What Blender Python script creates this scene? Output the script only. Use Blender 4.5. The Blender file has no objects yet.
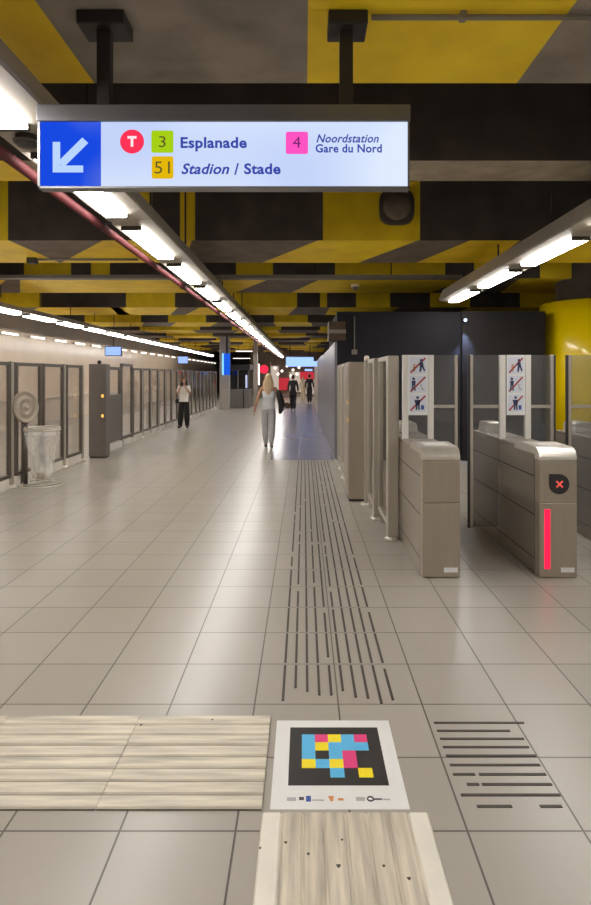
import bpy, bmesh, math, random
from mathutils import Vector, Matrix
random.seed(7)
PI = math.pi
SC = bpy.context.scene
COL = SC.collection
F, VX, VY, EYE = 600.0, 304.0, 376.0, 1.57      # focal length in px, vanishing point, eye height


def wx(x, Y): return (x - VX) * Y / F
def wz(y, Y): return EYE + (VY - y) * Y / F
def P(x, y, Y): return Vector((wx(x, Y), Y, wz(y, Y)))


def lin(c):
    c = c / 255.0
    return c / 12.92 if c <= 0.04045 else ((c + 0.055) / 1.055) ** 2.4


def rgb(r, g, b): return (lin(r), lin(g), lin(b), 1.0)


# ------------------------------------------------------------------ materials
MATS = {}


def _new(name):
    m = bpy.data.materials.new(name)
    m.use_nodes = True
    nt = m.node_tree
    for n in list(nt.nodes):
        nt.nodes.remove(n)
    out = nt.nodes.new('ShaderNodeOutputMaterial')
    MATS[name] = m
    return m, nt, out


def mat(name, col, rough=0.5, metal=0.0, var=0.12, scale=6.0, bump=0.0, stretch=(1, 1, 1), spec=0.5, detail=4.0, rvar=0.0, coat=0.0):
    """Principled surface whose colour wanders with a noise."""
    m, nt, out = _new(name)
    b = nt.nodes.new('ShaderNodeBsdfPrincipled')
    nt.links.new(b.outputs[0], out.inputs[0])
    b.inputs['Roughness'].default_value = rough
    b.inputs['Metallic'].default_value = metal
    b.inputs['Specular IOR Level'].default_value = spec
    b.inputs['Coat Weight'].default_value = coat
    tc = nt.nodes.new('ShaderNodeTexCoord')
    mp = nt.nodes.new('ShaderNodeMapping')
    mp.inputs['Scale'].default_value = stretch
    nt.links.new(tc.outputs['Object'], mp.inputs['Vector'])
    nz = nt.nodes.new('ShaderNodeTexNoise')
    nz.inputs['Scale'].default_value = scale
    nz.inputs['Detail'].default_value = detail
    nt.links.new(mp.outputs[0], nz.inputs['Vector'])
    rp = nt.nodes.new('ShaderNodeValToRGB')
    rp.color_ramp.elements[0].position = 0.3
    rp.color_ramp.elements[1].position = 0.7
    rp.color_ramp.elements[0].color = tuple(c * (1 - var) for c in col[:3]) + (1,)
    rp.color_ramp.elements[1].color = tuple(min(1, c * (1 + var)) for c in col[:3]) + (1,)
    nt.links.new(nz.outputs['Fac'], rp.inputs[0])
    nt.links.new(rp.outputs[0], b.inputs['Base Color'])
    if rvar:
        mr = nt.nodes.new('ShaderNodeMapRange')
        mr.inputs['To Min'].default_value = max(0.02, rough - rvar)
        mr.inputs['To Max'].default_value = rough + rvar
        nt.links.new(nz.outputs['Fac'], mr.inputs['Value'])
        nt.links.new(mr.outputs[0], b.inputs['Roughness'])
    if bump:
        bp = nt.nodes.new('ShaderNodeBump')
        bp.inputs['Strength'].default_value = bump
        bp.inputs['Distance'].default_value = 0.02
        nt.links.new(nz.outputs['Fac'], bp.inputs['Height'])
        nt.links.new(bp.outputs[0], b.inputs['Normal'])
    return m


def glow(name, col, strength):
    m, nt, out = _new(name)
    e = nt.nodes.new('ShaderNodeEmission')
    e.inputs[0].default_value = col
    e.inputs[1].default_value = strength
    nt.links.new(e.outputs[0], out.inputs[0])
    return m


def backlit(name, c0, c1, strength, scale=1.5):
    """A backlit face: an emitting sheet with slightly uneven tubes behind it."""
    m, nt, out = _new(name)
    e = nt.nodes.new('ShaderNodeEmission')
    tc = nt.nodes.new('ShaderNodeTexCoord')
    nz = nt.nodes.new('ShaderNodeTexNoise')
    nz.inputs['Scale'].default_value = scale
    nz.inputs['Detail'].default_value = 0
    nt.links.new(tc.outputs['Object'], nz.inputs['Vector'])
    rp = nt.nodes.new('ShaderNodeValToRGB')
    rp.color_ramp.elements[0].position = 0.35
    rp.color_ramp.elements[1].position = 0.62
    rp.color_ramp.elements[0].color = c0
    rp.color_ramp.elements[1].color = c1
    nt.links.new(nz.outputs['Fac'], rp.inputs[0])
    nt.links.new(rp.outputs[0], e.inputs[0])
    e.inputs[1].default_value = strength
    nt.links.new(e.outputs[0], out.inputs[0])
    return m


def glass(name, tint, refl=0.10, rough=0.04, haze=0.0):
    m, nt, out = _new(name)
    t = nt.nodes.new('ShaderNodeBsdfTransparent')
    t.inputs[0].default_value = tint
    g = nt.nodes.new('ShaderNodeBsdfGlossy')
    g.inputs['Roughness'].default_value = rough
    g.inputs['Color'].default_value = (0.9, 0.9, 0.9, 1)
    fr = nt.nodes.new('ShaderNodeFresnel')
    fr.inputs[0].default_value = 1.45
    ad = nt.nodes.new('ShaderNodeMath')
    ad.operation = 'MULTIPLY'
    ad.inputs[1].default_value = refl / 0.04
    cl = nt.nodes.new('ShaderNodeMath')
    cl.operation = 'MINIMUM'
    cl.inputs[1].default_value = 0.7
    nt.links.new(fr.outputs[0], ad.inputs[0])
    nt.links.new(ad.outputs[0], cl.inputs[0])
    mx = nt.nodes.new('ShaderNodeMixShader')
    nt.links.new(cl.outputs[0], mx.inputs[0])
    nt.links.new(t.outputs[0], mx.inputs[1])
    nt.links.new(g.outputs[0], mx.inputs[2])
    last = mx
    if haze:                       # dust and finger grease on the pane
        d = nt.nodes.new('ShaderNodeBsdfDiffuse')
        d.inputs[0].default_value = (0.55, 0.55, 0.56, 1)
        last = nt.nodes.new('ShaderNodeMixShader')
        last.inputs[0].default_value = haze
        nt.links.new(mx.outputs[0], last.inputs[1])
        nt.links.new(d.outputs[0], last.inputs[2])
    nt.links.new(last.outputs[0], out.inputs[0])
    return m


def film(name, col, alpha):
    """Thin translucent plastic film."""
    m, nt, out = _new(name)
    t = nt.nodes.new('ShaderNodeBsdfTransparent')
    d = nt.nodes.new('ShaderNodeBsdfPrincipled')
    d.inputs['Base Color'].default_value = col
    d.inputs['Roughness'].default_value = 0.35
    tc = nt.nodes.new('ShaderNodeTexCoord')
    mp = nt.nodes.new('ShaderNodeMapping')
    mp.inputs['Scale'].default_value = (1, 1, 0.25)
    nz = nt.nodes.new('ShaderNodeTexNoise')
    nz.inputs['Scale'].default_value = 14
    nt.links.new(tc.outputs['Object'], mp.inputs[0])
    nt.links.new(mp.outputs[0], nz.inputs['Vector'])
    mr = nt.nodes.new('ShaderNodeMapRange')
    mr.inputs['From Min'].default_value = 0.3
    mr.inputs['From Max'].default_value = 0.7
    mr.inputs['To Min'].default_value = alpha * 0.6
    mr.inputs['To Max'].default_value = min(1, alpha * 1.4)
    nt.links.new(nz.outputs['Fac'], mr.inputs[0])
    mx = nt.nodes.new('ShaderNodeMixShader')
    nt.links.new(mr.outputs[0], mx.inputs[0])
    nt.links.new(t.outputs[0], mx.inputs[1])
    nt.links.new(d.outputs[0], mx.inputs[2])
    nt.links.new(mx.outputs[0], out.inputs[0])
    return m


def tile_mat(name, c1, c2, joint, size, off, rough, mortar=0.004, rvar=0.02, jbump=0.25):
    m, nt, out = _new(name)
    b = nt.nodes.new('ShaderNodeBsdfPrincipled')
    nt.links.new(b.outputs[0], out.inputs[0])
    tc = nt.nodes.new('ShaderNodeTexCoord')
    mp = nt.nodes.new('ShaderNodeMapping')
    mp.inputs['Location'].default_value = (off[0], off[1], 0)
    nt.links.new(tc.outputs['Object'], mp.inputs[0])
    br = nt.nodes.new('ShaderNodeTexBrick')
    br.offset = 0.0
    br.squash = 1.0
    br.inputs['Color1'].default_value = c1
    br.inputs['Color2'].default_value = c2
    br.inputs['Mortar'].default_value = joint
    br.inputs['Scale'].default_value = 1.0
    br.inputs['Mortar Size'].default_value = mortar
    br.inputs['Mortar Smooth'].default_value = 0.15
    br.inputs['Brick Width'].default_value = size
    br.inputs['Row Height'].default_value = size
    nt.links.new(mp.outputs[0], br.inputs['Vector'])
    nz = nt.nodes.new('ShaderNodeTexNoise')
    nz.inputs['Scale'].default_value = 1.1
    nz.inputs['Detail'].default_value = 3
    nt.links.new(tc.outputs['Object'], nz.inputs['Vector'])
    mr = nt.nodes.new('ShaderNodeMapRange')
    mr.inputs['To Min'].default_value = 0.95
    mr.inputs['To Max'].default_value = 1.05
    nt.links.new(nz.outputs['Fac'], mr.inputs[0])
    mx = nt.nodes.new('ShaderNodeMix')
    mx.data_type = 'RGBA'
    mx.blend_type = 'MULTIPLY'
    mx.inputs[0].default_value = 1.0
    nt.links.new(br.outputs['Color'], mx.inputs[6])
    nt.links.new(mr.outputs[0], mx.inputs[7])
    nt.links.new(mx.outputs[2], b.inputs['Base Color'])
    r = nt.nodes.new('ShaderNodeMapRange')
    r.inputs['To Min'].default_value = rough - rvar
    r.inputs['To Max'].default_value = rough + rvar
    nt.links.new(nz.outputs['Fac'], r.inputs[0])
    nt.links.new(r.outputs[0], b.inputs['Roughness'])
    bp = nt.nodes.new('ShaderNodeBump')
    bp.invert = True
    bp.inputs['Strength'].default_value = jbump
    bp.inputs['Distance'].default_value = 0.003
    nt.links.new(br.outputs['Fac'], bp.inputs['Height'])
    nt.links.new(bp.outputs[0], b.inputs['Normal'])
    return m


tile_mat('floor_tile', rgb(162, 155, 145), rgb(168, 161, 151), rgb(92, 86, 79), 0.4, (0.236, -2.07 + 0.4 * 6), 0.30)
tile_mat('inlay_tile_sign_tint', rgb(124, 122, 142), rgb(128, 126, 146), rgb(104, 102, 118), 0.6, (0.1, 0.2), 0.24, mortar=0.002)  # blue-grey tile; the blue sign's reflection is put into its colour
mat('concrete', rgb(146, 136, 124), 0.85, var=0.28, scale=2.5, bump=0.25, detail=8)
mat('dusty_concrete', rgb(160, 146, 126), 0.85, var=0.25, scale=3.5, bump=0.2, detail=8)
mat('black_paint', rgb(76, 67, 61), 0.75, var=0.25, scale=3, bump=0.2, detail=8)
mat('brown_paint', rgb(112, 98, 84), 0.75, var=0.25, scale=3, bump=0.2, detail=8)
mat('yellow_paint', rgb(250, 208, 26), 0.6, var=0.14, scale=2.5, bump=0.1, detail=8)
mat('slab_paint', rgb(70, 64, 60), 0.9, var=0.2, scale=2)
mat('column_yellow', rgb(246, 214, 0), 0.22, var=0.04, scale=2, coat=0.3)
mat('beige_wall', rgb(240, 220, 196), 0.25, var=0.04, scale=1.2)
mat('grey_dado', rgb(214, 198, 180), 0.3, var=0.06, scale=1.2)
mat('pale_ledge', rgb(214, 208, 198), 0.4, var=0.04)
mat('brown_bulkhead', rgb(126, 112, 98), 0.7, var=0.1, scale=2)
mat('black_wall', rgb(34, 33, 38), 0.75, var=0.12, scale=1.5, spec=0.25)
mat('brown_black_wall', rgb(38, 35, 35), 0.75, var=0.12, scale=1.5, spec=0.25)
mat('dark_wall', rgb(46, 43, 42), 0.7, var=0.15, scale=1.5)
mat('ribbed_metal', rgb(138, 138, 144), 0.34, metal=0.6, var=0.3, stretch=(1, 1, 0.04), scale=3)
mat('brown_box', rgb(70, 52, 34), 0.6, var=0.1)
mat('steel', rgb(184, 176, 164), 0.36, metal=0.4, var=0.05, stretch=(1, 1, 0.06), scale=20)
mat('gate_steel', rgb(164, 152, 137), 0.42, metal=0.3, var=0.04, stretch=(1, 1, 0.08), scale=22)
mat('side_steel', rgb(150, 140, 127), 0.36, metal=0.3, var=0.05, stretch=(1, 0.08, 1), scale=22)
mat('bright_steel', rgb(220, 214, 204), 0.28, metal=0.4, var=0.04, scale=10)
mat('gate_core', rgb(42, 38, 35), 0.6, var=0.1)
mat('dark_frame', rgb(104, 97, 90), 0.42, metal=0.45, var=0.06)
mat('cabinet_grey', rgb(112, 104, 99), 0.45, metal=0.25, var=0.05)
mat('rubber', rgb(46, 44, 46), 0.6, var=0.1)
mat('white_post', rgb(226, 222, 216), 0.4, var=0.03)
mat('white_print', rgb(232, 232, 232), 0.45, var=0.02)
mat('pale_blue_print', rgb(214, 218, 230), 0.45, var=0.02)
mat('red_print', rgb(168, 50, 48), 0.5, var=0.03)
mat('orange_print', rgb(214, 142, 84), 0.5, var=0.03)
mat('navy_print', rgb(44, 56, 96), 0.5, var=0.03)
mat('blue_print', rgb(46, 84, 160), 0.5, var=0.03)
mat('grey_print', rgb(176, 172, 172), 0.5, var=0.03)
mat('dark_print', rgb(66, 66, 70), 0.5, var=0.03)
mat('sticker_white', rgb(226, 225, 222), 0.4, var=0.03, scale=5)
mat('sticker_black', rgb(46, 43, 42), 0.45, var=0.06)
mat('sticker_cyan', rgb(92, 184, 232), 0.45, var=0.03)
mat('sticker_pink', rgb(226, 66, 128), 0.45, var=0.03)
mat('sticker_yellow', rgb(244, 222, 32), 0.45, var=0.03)
mat('groove_dark', rgb(70, 63, 58), 0.6, var=0.12, scale=9)
mat('worn_ivory_across', rgb(204, 196, 178), 0.55, var=0.3, scale=5, stretch=(0.5, 6, 1), detail=9)
mat('worn_ivory_along', rgb(196, 186, 168), 0.55, var=0.36, scale=5, stretch=(6, 0.45, 1), detail=9)
mat('groove_shade_dirt', rgb(84, 74, 62), 0.8, var=0.25, scale=14)  # ridge shadow lines put into this colour, together with groove dirt
mat('ivory_edge', rgb(226, 220, 206), 0.5, var=0.06, scale=8)
mat('spot_dark', rgb(70, 64, 60), 0.7, var=0.1)
mat('trunk_grey', rgb(176, 168, 156), 0.5, metal=0.1, var=0.06)
mat('trunk_dark', rgb(84, 78, 70), 0.6, var=0.06)
mat('red_pipe', rgb(88, 28, 32), 0.7, var=0.08)
mat('hanger_black', rgb(44, 40, 40), 0.5, metal=0.2, var=0.1)
mat('sign_frame', rgb(132, 132, 134), 0.4, metal=0.4, var=0.05)
mat('sign_header', rgb(118, 118, 122), 0.35, metal=0.5, var=0.05)
mat('pipe_grey', rgb(126, 118, 106), 0.55, var=0.1)
mat('speaker_dark', rgb(52, 48, 46), 0.6, var=0.1)
mat('booth_grey', rgb(112, 107, 104), 0.5, var=0.06)
mat('pillar_grey', rgb(172, 164, 156), 0.4, var=0.06)
mat('shop_red', rgb(176, 34, 46), 0.5, var=0.1)
mat('cream', rgb(238, 226, 204), 0.5, var=0.04)
mat('white_crumple', rgb(226, 218, 206), 0.7, var=0.1, scale=20, bump=0.4)
mat('litter_brown', rgb(160, 130, 94), 0.7, var=0.2, scale=20)
mat('skin', rgb(196, 150, 124), 0.55, var=0.05)
mat('tan_skin', rgb(172, 126, 98), 0.55, var=0.05)
mat('blond_hair', rgb(190, 164, 128), 0.6, var=0.2, stretch=(8, 8, 0.6), scale=9)
mat('black_hair', rgb(38, 32, 30), 0.5, var=0.2, stretch=(8, 8, 0.6), scale=9)
mat('grey_top', rgb(206, 206, 208), 0.85, var=0.06, scale=14)
mat('grey_trousers', rgb(178, 177, 178), 0.85, var=0.07, scale=14)
mat('white_top', rgb(242, 236, 230), 0.85, var=0.06, scale=14)
mat('black_cloth', rgb(34, 32, 34), 0.85, var=0.12, scale=14)
mat('brown_cloth', rgb(88, 66, 50), 0.85, var=0.12, scale=14)
mat('beige_cloth', rgb(196, 178, 150), 0.85, var=0.08, scale=14)
mat('shoe_grey', rgb(120, 116, 114), 0.7, var=0.1)
mat('lip', rgb(150, 84, 80), 0.6, var=0.05)
glass('clear_glass', (0.84, 0.84, 0.84, 1), 0.06)
glass('barrier_glass', (0.93, 0.92, 0.91, 1), 0.014)
glass('leaf_glass', (0.82, 0.83, 0.84, 1), 0.10, haze=0.09)
glass('booth_glass', (0.55, 0.6, 0.75, 1), 0.10)
film('bin_bag', rgb(250, 247, 242), 0.30)
glow('tube_light', (1.0, 0.965, 0.92, 1), 30.0)
backlit('sign_white', rgb(196, 212, 250), rgb(224, 236, 255), 1.0)
backlit('sign_blue', rgb(84, 112, 222), rgb(24, 74, 226), 1.0, 3)
glow('wall_tube', (1.0, 0.93, 0.84, 1), 3.6)
glow('sign_ink', rgb(58, 74, 170), 1.0)
glow('sign_arrow_white', rgb(186, 214, 255), 1.0)
glow('sign_red', rgb(255, 52, 88), 1.0)
glow('sign_green', rgb(166, 208, 22), 1.0)
glow('sign_orange', rgb(228, 184, 8), 1.0)
glow('sign_pink', rgb(255, 84, 196), 1.0)
glow('sign_digit', rgb(100, 92, 40), 1.0)
glow('sign_digit_pink', rgb(120, 40, 110), 1.0)
glow('sign_letter_white', rgb(255, 232, 240), 1.0)
glow('led_red', rgb(255, 30, 70), 1.6)
glow('cross_red', rgb(232, 96, 80), 1.0)
glow('led_amber', rgb(255, 196, 96), 1.3)
glow('screen_blue', rgb(150, 180, 255), 1.3)
glow('far_sign', rgb(150, 184, 255), 1.5)
glow('blue_panel', rgb(30, 92, 226), 1.0)
glow('blue_edge', rgb(120, 196, 255), 1.6)
glow('red_lamp', rgb(255, 46, 72), 1.3)
glow('shop_light', rgb(255, 244, 232), 2.2)
glow('shop_glow', rgb(214, 196, 180), 0.8)
glow('shop_red_lit', rgb(206, 56, 66), 0.85)
glow('spot_blue', rgb(190, 214, 255), 5.0)


# ------------------------------------------------------------------ mesh builder
WL = {}


class MB:
    def __init__(self):
        self.bm = bmesh.new()

    def box(self, x0, x1, y0, y1, z0, z1, mi=0):
        v = [self.bm.verts.new((x, y, z)) for z in (z0, z1) for y in (y0, y1) for x in (x0, x1)]
        for f in ((0, 2, 3, 1), (4, 5, 7, 6), (0, 1, 5, 4), (2, 6, 7, 3), (0, 4, 6, 2), (1, 3, 7, 5)):
            self.bm.faces.new([v[i] for i in f]).material_index = mi
        return self

    def poly(self, pts, mi=0):
        f = self.bm.faces.new([self.bm.verts.new(p) for p in pts])
        f.material_index = mi
        return self

    def slab(self, pts, d, mi=0):
        """a flat polygon extruded by the vector d"""
        d = Vector(d)
        a = [self.bm.verts.new(p) for p in pts]
        b = [self.bm.verts.new(Vector(p) + d) for p in pts]
        n = len(pts)
        fs = [self.bm.faces.new(a), self.bm.faces.new(b[::-1])]
        for i in range(n):
            fs.append(self.bm.faces.new((a[i], b[i], b[(i + 1) % n], a[(i + 1) % n])))
        for f in fs:
            f.material_index = mi
        return self

    def cyl(self, p0, p1, r, r2=None, seg=16, mi=0, cap=True):
        p0, p1 = Vector(p0), Vector(p1)
        r2 = r if r2 is None else r2
        d = (p1 - p0).normalized()
        u = d.orthogonal().normalized()
        w = d.cross(u)
        A = [self.bm.verts.new(p0 + r * (math.cos(2 * PI * i / seg) * u + math.sin(2 * PI * i / seg) * w)) for i in range(seg)]
        B = [self.bm.verts.new(p1 + r2 * (math.cos(2 * PI * i / seg) * u + math.sin(2 * PI * i / seg) * w)) for i in range(seg)]
        for i in range(seg):
            f = self.bm.faces.new((A[i], A[(i + 1) % seg], B[(i + 1) % seg], B[i]))
            f.material_index = mi
            f.smooth = True
        if cap:
            self.bm.faces.new(A[::-1]).material_index = mi
            self.bm.faces.new(B).material_index = mi
        return self

    def tube(self, pts, r, seg=10, mi=0):
        for a, b in zip(pts, pts[1:]):
            self.cyl(a, b, r, seg=seg, mi=mi)
        return self

    def ring(self, c, R, r, n=32, seg=8, mi=0, axis='z'):
        c = Vector(c)
        rows = []
        for i in range(n):
            a = 2 * PI * i / n
            row = []
            for k in range(seg):
                b = 2 * PI * k / seg
                p = Vector(((R + r * math.cos(b)) * math.cos(a), (R + r * math.cos(b)) * math.sin(a), r * math.sin(b)))
                if axis == 'x': p = Vector((p.z, p.x, p.y))
                if axis == 'y': p = Vector((p.x, p.z, p.y))
                row.append(self.bm.verts.new(c + p))
            rows.append(row)
        for i in range(n):
            for k in range(seg):
                f = self.bm.faces.new((rows[i][k], rows[(i + 1) % n][k], rows[(i + 1) % n][(k + 1) % seg], rows[i][(k + 1) % seg]))
                f.smooth = True
                f.material_index = mi
        return self

    def lathe(self, prof, c, seg=32, mi=0, M=None):
        """profile [(r, h)] turned about the local z axis, then moved by M or to c"""
        M = M or Matrix.Translation(Vector(c))
        rows = [[self.bm.verts.new(M @ Vector((max(r, 1e-4) * math.cos(2 * PI * i / seg), max(r, 1e-4) * math.sin(2 * PI * i / seg), h))) for i in range(seg)] for r, h in prof]
        for a, b in zip(rows, rows[1:]):
            for i in range(seg):
                f = self.bm.faces.new((a[i], a[(i + 1) % seg], b[(i + 1) % seg], b[i]))
                f.smooth = True
                f.material_index = mi
        return self

    def ball(self, c, rx, ry=None, rz=None, u=16, v=10, mi=0):
        ry = rx if ry is None else ry
        rz = rx if rz is None else rz
        M = Matrix.Translation(Vector(c)) @ Matrix.Diagonal((rx, ry, rz, 1))
        r = bmesh.ops.create_uvsphere(self.bm, u_segments=u, v_segments=v, radius=1, matrix=M)
        for vv in r['verts']:
            for f in vv.link_faces:
                f.smooth = True
                f.material_index = mi
        return self

    def build(self, name, mats, parent=None, bevel=0.0, seg=2, smooth=False):
        bmesh.ops.recalc_face_normals(self.bm, faces=self.bm.faces[:])
        if smooth:
            for f in self.bm.faces: f.smooth = True
        me = bpy.data.meshes.new(name)
        self.bm.to_mesh(me)
        self.bm.free()
        return link_mesh(name, me, mats, parent, bevel, seg)


def link_mesh(name, me, mats, parent=None, bevel=0.0, seg=2):
    for m in (mats if isinstance(mats, (list, tuple)) else [mats]):
        me.materials.append(MATS[m])
    o = bpy.data.objects.new(name, me)
    COL.objects.link(o)
    if parent is not None:
        base = WL.get(parent.name, Vector((0, 0, 0)))
        me.transform(Matrix.Translation(-base))
        o.parent = parent
        WL[o.name] = base
    if bevel:
        b = o.modifiers.new('bevel', 'BEVEL')
        b.width = bevel
        b.segments = seg
        b.limit_method = 'ANGLE'
        b.angle_limit = math.radians(40)
    return o


def tag(o, label, cat, group=None):
    o['label'] = label
    o['category'] = cat
    if group: o['group'] = group
    return o


def thing(name, loc, label, cat, group=None):
    o = bpy.data.objects.new(name, None)
    o.empty_display_size = 0.1
    COL.objects.link(o)
    o.location = loc
    WL[o.name] = Vector(loc)
    return tag(o, label, cat, group)


def struct(name, mb, mats, **k):
    o = mb.build(name, mats, **k)
    o['kind'] = 'structure'
    return o


def dup(root, loc, label, group=None):
    r = root.copy()
    COL.objects.link(r)
    r.location = loc
    r['label'] = label
    if group: r['group'] = group
    elif 'group' in r: del r['group']
    for ch in list(root.children):
        c = ch.copy()
        COL.objects.link(c)
        c.parent = r
        for g in list(ch.children):
            d = g.copy()
            COL.objects.link(d)
            d.parent = c
    return r


ORD = 'first second third fourth fifth sixth seventh eighth ninth tenth eleventh twelfth thirteenth fourteenth fifteenth sixteenth seventeenth'.split()

# ------------------------------------------------------------------ the shell
ZS, ZT = 3.4, 4.25
XL, XR, YB, YF = -8.8, 8.0, -9.0, 62.0
struct('floor', MB().box(XL - 0.3, XR + 0.3, YB, YF + 0.4, -0.15, 0), 'floor_tile')
struct('ceiling', MB().box(XL - 0.3, XR + 0.3, YB, YF + 0.4, ZT, ZT + 0.2), 'slab_paint')
struct('wall_left', MB().box(XL - 0.25, XL, YB, YF, 0.82, 2.95), 'beige_wall')
struct('baseboard_left', MB().box(XL - 0.25, XL + 0.02, YB, YF, 0, 0.80), 'grey_dado')
struct('trim_1', MB().box(XL - 0.2, XL + 0.10, YB, YF - 0.1, 0.80, 0.86), 'pale_ledge', bevel=0.01)
struct('trim_2', MB().box(XL - 0.25, XL + 0.30, YB, YF, 2.93, ZT), 'brown_bulkhead')
struct('wall_right', MB().box(XR, XR + 0.25, YB, YF, 0, ZT), 'dark_wall')
struct('wall_back', MB().box(XL, XR, YB - 0.25, YB, 0, ZT), 'beige_wall')
struct('wall_front', MB().box(XL, XR, YF, YF + 0.3, 0, ZT), 'brown_bulkhead')
struct('floor_inlay', MB().poly([(-0.62, 11.22, 0.004), (0.56, 11.22, 0.004), (0.56, 34, 0.004), (-1.05, 34, 0.004)]), 'inlay_tile_sign_tint')
# partition beyond the gates, with its brushed flank along the corridor
struct('wall_partition', MB().box(0.62, 2.93, 11.2, 14.8, 0, 2.77, 0).box(2.93, 4.46, 11.1, 14.8, 0, 2.77, 1), ['black_wall', 'brown_black_wall'])
mb = MB()
mb.box(0.60, 0.74, 11.21, 25.0, 0, 2.22)
yy = 11.25
while yy < 25:
    mb.box(0.572, 0.60, yy, yy + 0.22, 0.02, 2.20)
    yy += 0.27
struct('wall_corridor', mb, 'ribbed_metal')
struct('trim_3', MB().box(0.46, 0.77, 11.1, 11.7, 2.23, 2.58, 0).box(0.455, 0.775, 11.095, 11.12, 2.36, 2.43, 1), ['brown_box', 'pipe_grey'])
struct('wall_corridor_far', MB().box(0.76, 0.95, 25, 46.0, 0, 2.46), 'pillar_grey')

# ------------------------------------------------------------------ painted beams
BM = ['black_paint', 'brown_paint', 'yellow_paint', 'concrete', 'dusty_concrete']
K, B_, Yw, C_, D_ = 0, 1, 2, 3, 4


def beam(n, y0, y1, face, soffit, edge=None):
    """face: [(x_left, material)], soffit: [(x_near, x_far, material)], x in metres; each piece runs to the next one's start"""
    mb = MB()
    xs = [max(XL, a[0]) for a in face] + [XR]
    for (a, m), x1 in zip([(xs[i], face[i][1]) for i in range(len(face))], xs[1:]):
        if x1 > a: mb.poly([(a, y0, ZS), (x1, y0, ZS), (x1, y0, ZT), (a, y0, ZT)], m)
    bn = [(max(XL, a[0]), max(XL, a[1])) for a in soffit] + [(XR, XR)]
    for i, s in enumerate(soffit):
        (n0, f0), (n1, f1) = bn[i], bn[i + 1]
        pts = [(n0, y0, ZS), (n1, y0, ZS), (f1, y1, ZS), (f0, y1, ZS)]
        uniq = []
        for p in pts:
            if not uniq or (Vector(p) - Vector(uniq[-1])).length > 1e-4: uniq.append(p)
        if (Vector(uniq[0]) - Vector(uniq[-1])).length < 1e-4: uniq.pop()
        if len(uniq) > 2: mb.poly(uniq, s[2])
    mb.poly([(XL, y1, ZS), (XR, y1, ZS), (XR, y1, ZT), (XL, y1, ZT)], K)
    for x in (XL, XR):
        mb.poly([(x, y0, ZS), (x, y1, ZS), (x, y1, ZT), (x, y0, ZT)], K)
    return struct(n, mb, BM)


def fx(pairs, Y): return [(-99 if x is None else wx(x, Y), m) for x, m in pairs]
def sx(tri, Yn, Yf): return [(-99 if a is None else wx(a, Yn), -99 if b is None else wx(b, Yf), m) for a, b, m in tri]


beam('ceiling_beam', -3.9, -1.9, [(-99, K)], [(-99, -99, C_), (-1, -1, Yw), (1, 1, C_)])
beam('ceiling_beam', 1.7, 3.75, [(-99, K)], [(-99, -99, C_), (-2.6, -2.6, Yw), (-1.31, -1.31, C_), (0.02, 0.02, Yw), (1.33, 1.33, C_)])
beam('ceiling_beam', 5.1, 5.63, [(-99, K)], [(-99, -99, Yw), (-2.4, -2.4, D_)])
beam('ceiling_beam', 8.1, 9.7,
     fx([(None, Yw), (8, K), (137, Yw), (152, K), (180, Yw), (195, K), (323, Yw), (420, K)], 8.1),
     sx([(None, None, Yw), (9, 60, B_), (103, 61, Yw), (192, 184, B_), (318, 262, Yw), (418, 358, B_), (470, 416, Yw), (520, 490, B_), (560, 520, Yw)], 8.1, 9.7))
beam('ceiling_beam', 11.25, 13.2,
     fx([(None, K), (24, Yw), (71, K), (91, Yw), (110, K), (236, Yw), (273, K), (335, Yw), (402, Yw), (446, K), (474, Yw), (500, K), (540, Yw), (575, K)], 11.25),
     sx([(None, None, Yw), (8, -10, B_), (20, 20, Yw), (176, 190, B_), (222, 219, Yw), (271, 235, B_), (322, 291, Yw), (470, 430, B_), (520, 500, Yw)], 11.25, 13.2))
beam('ceiling_beam', 16.0, 18.0,
     fx([(None, Yw), (41, K), (126, Yw), (175, K), (228, Yw), (297, K), (320, Yw), (327, K), (356, Yw), (390, K), (430, Yw), (470, K), (520, Yw), (560, K)], 16.0),
     sx([(None, None, B_), (40, 20, Yw), (120, 130, B_), (110, 118, Yw), (178, 170, B_), (200, 185, Yw), (296, 288, B_), (330, 325, Yw), (400, 385, B_), (470, 450, Yw)], 16.0, 18.0))
rnd = random.Random(3)
y = 20.5
while y < 47:
    f, s, x = [(-99, K)], [(-99, -99, B_)], XL
    flip = 0
    while x < 7:
        x += rnd.uniform(0.9, 2.6)
        flip = 1 - flip
        f.append((x, Yw if flip else K))
        s.append((x + rnd.uniform(-.4, .4), x + rnd.uniform(-.5, .3), Yw if flip else B_))
    for i in range(2, len(s)):
        s[i] = (max(s[i][0], s[i - 1][0]), max(s[i][1], s[i - 1][1]), s[i][2])
    beam('ceiling_beam', y, y + 1.7, f, s)
    y += 3.4

# yellow round column beyond the gates
t = thing('round_column', (5.62, 11.6, 0), 'big round glossy yellow column behind the ticket gates', 'column')
MB().lathe([(0, 0), (1.0, 0), (1.0, 2.95), (0.97, 2.97), (0, 2.97)], (5.62, 11.6, 0), seg=64).build('shaft', 'column_yellow', t)
MB().lathe([(0.7, 2.96), (0.7, ZS + 0.4)], (5.62, 11.6, 0), seg=40).build('neck', 'black_paint', t)

# ------------------------------------------------------------------ strip lights
ZLT = 2.9


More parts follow.
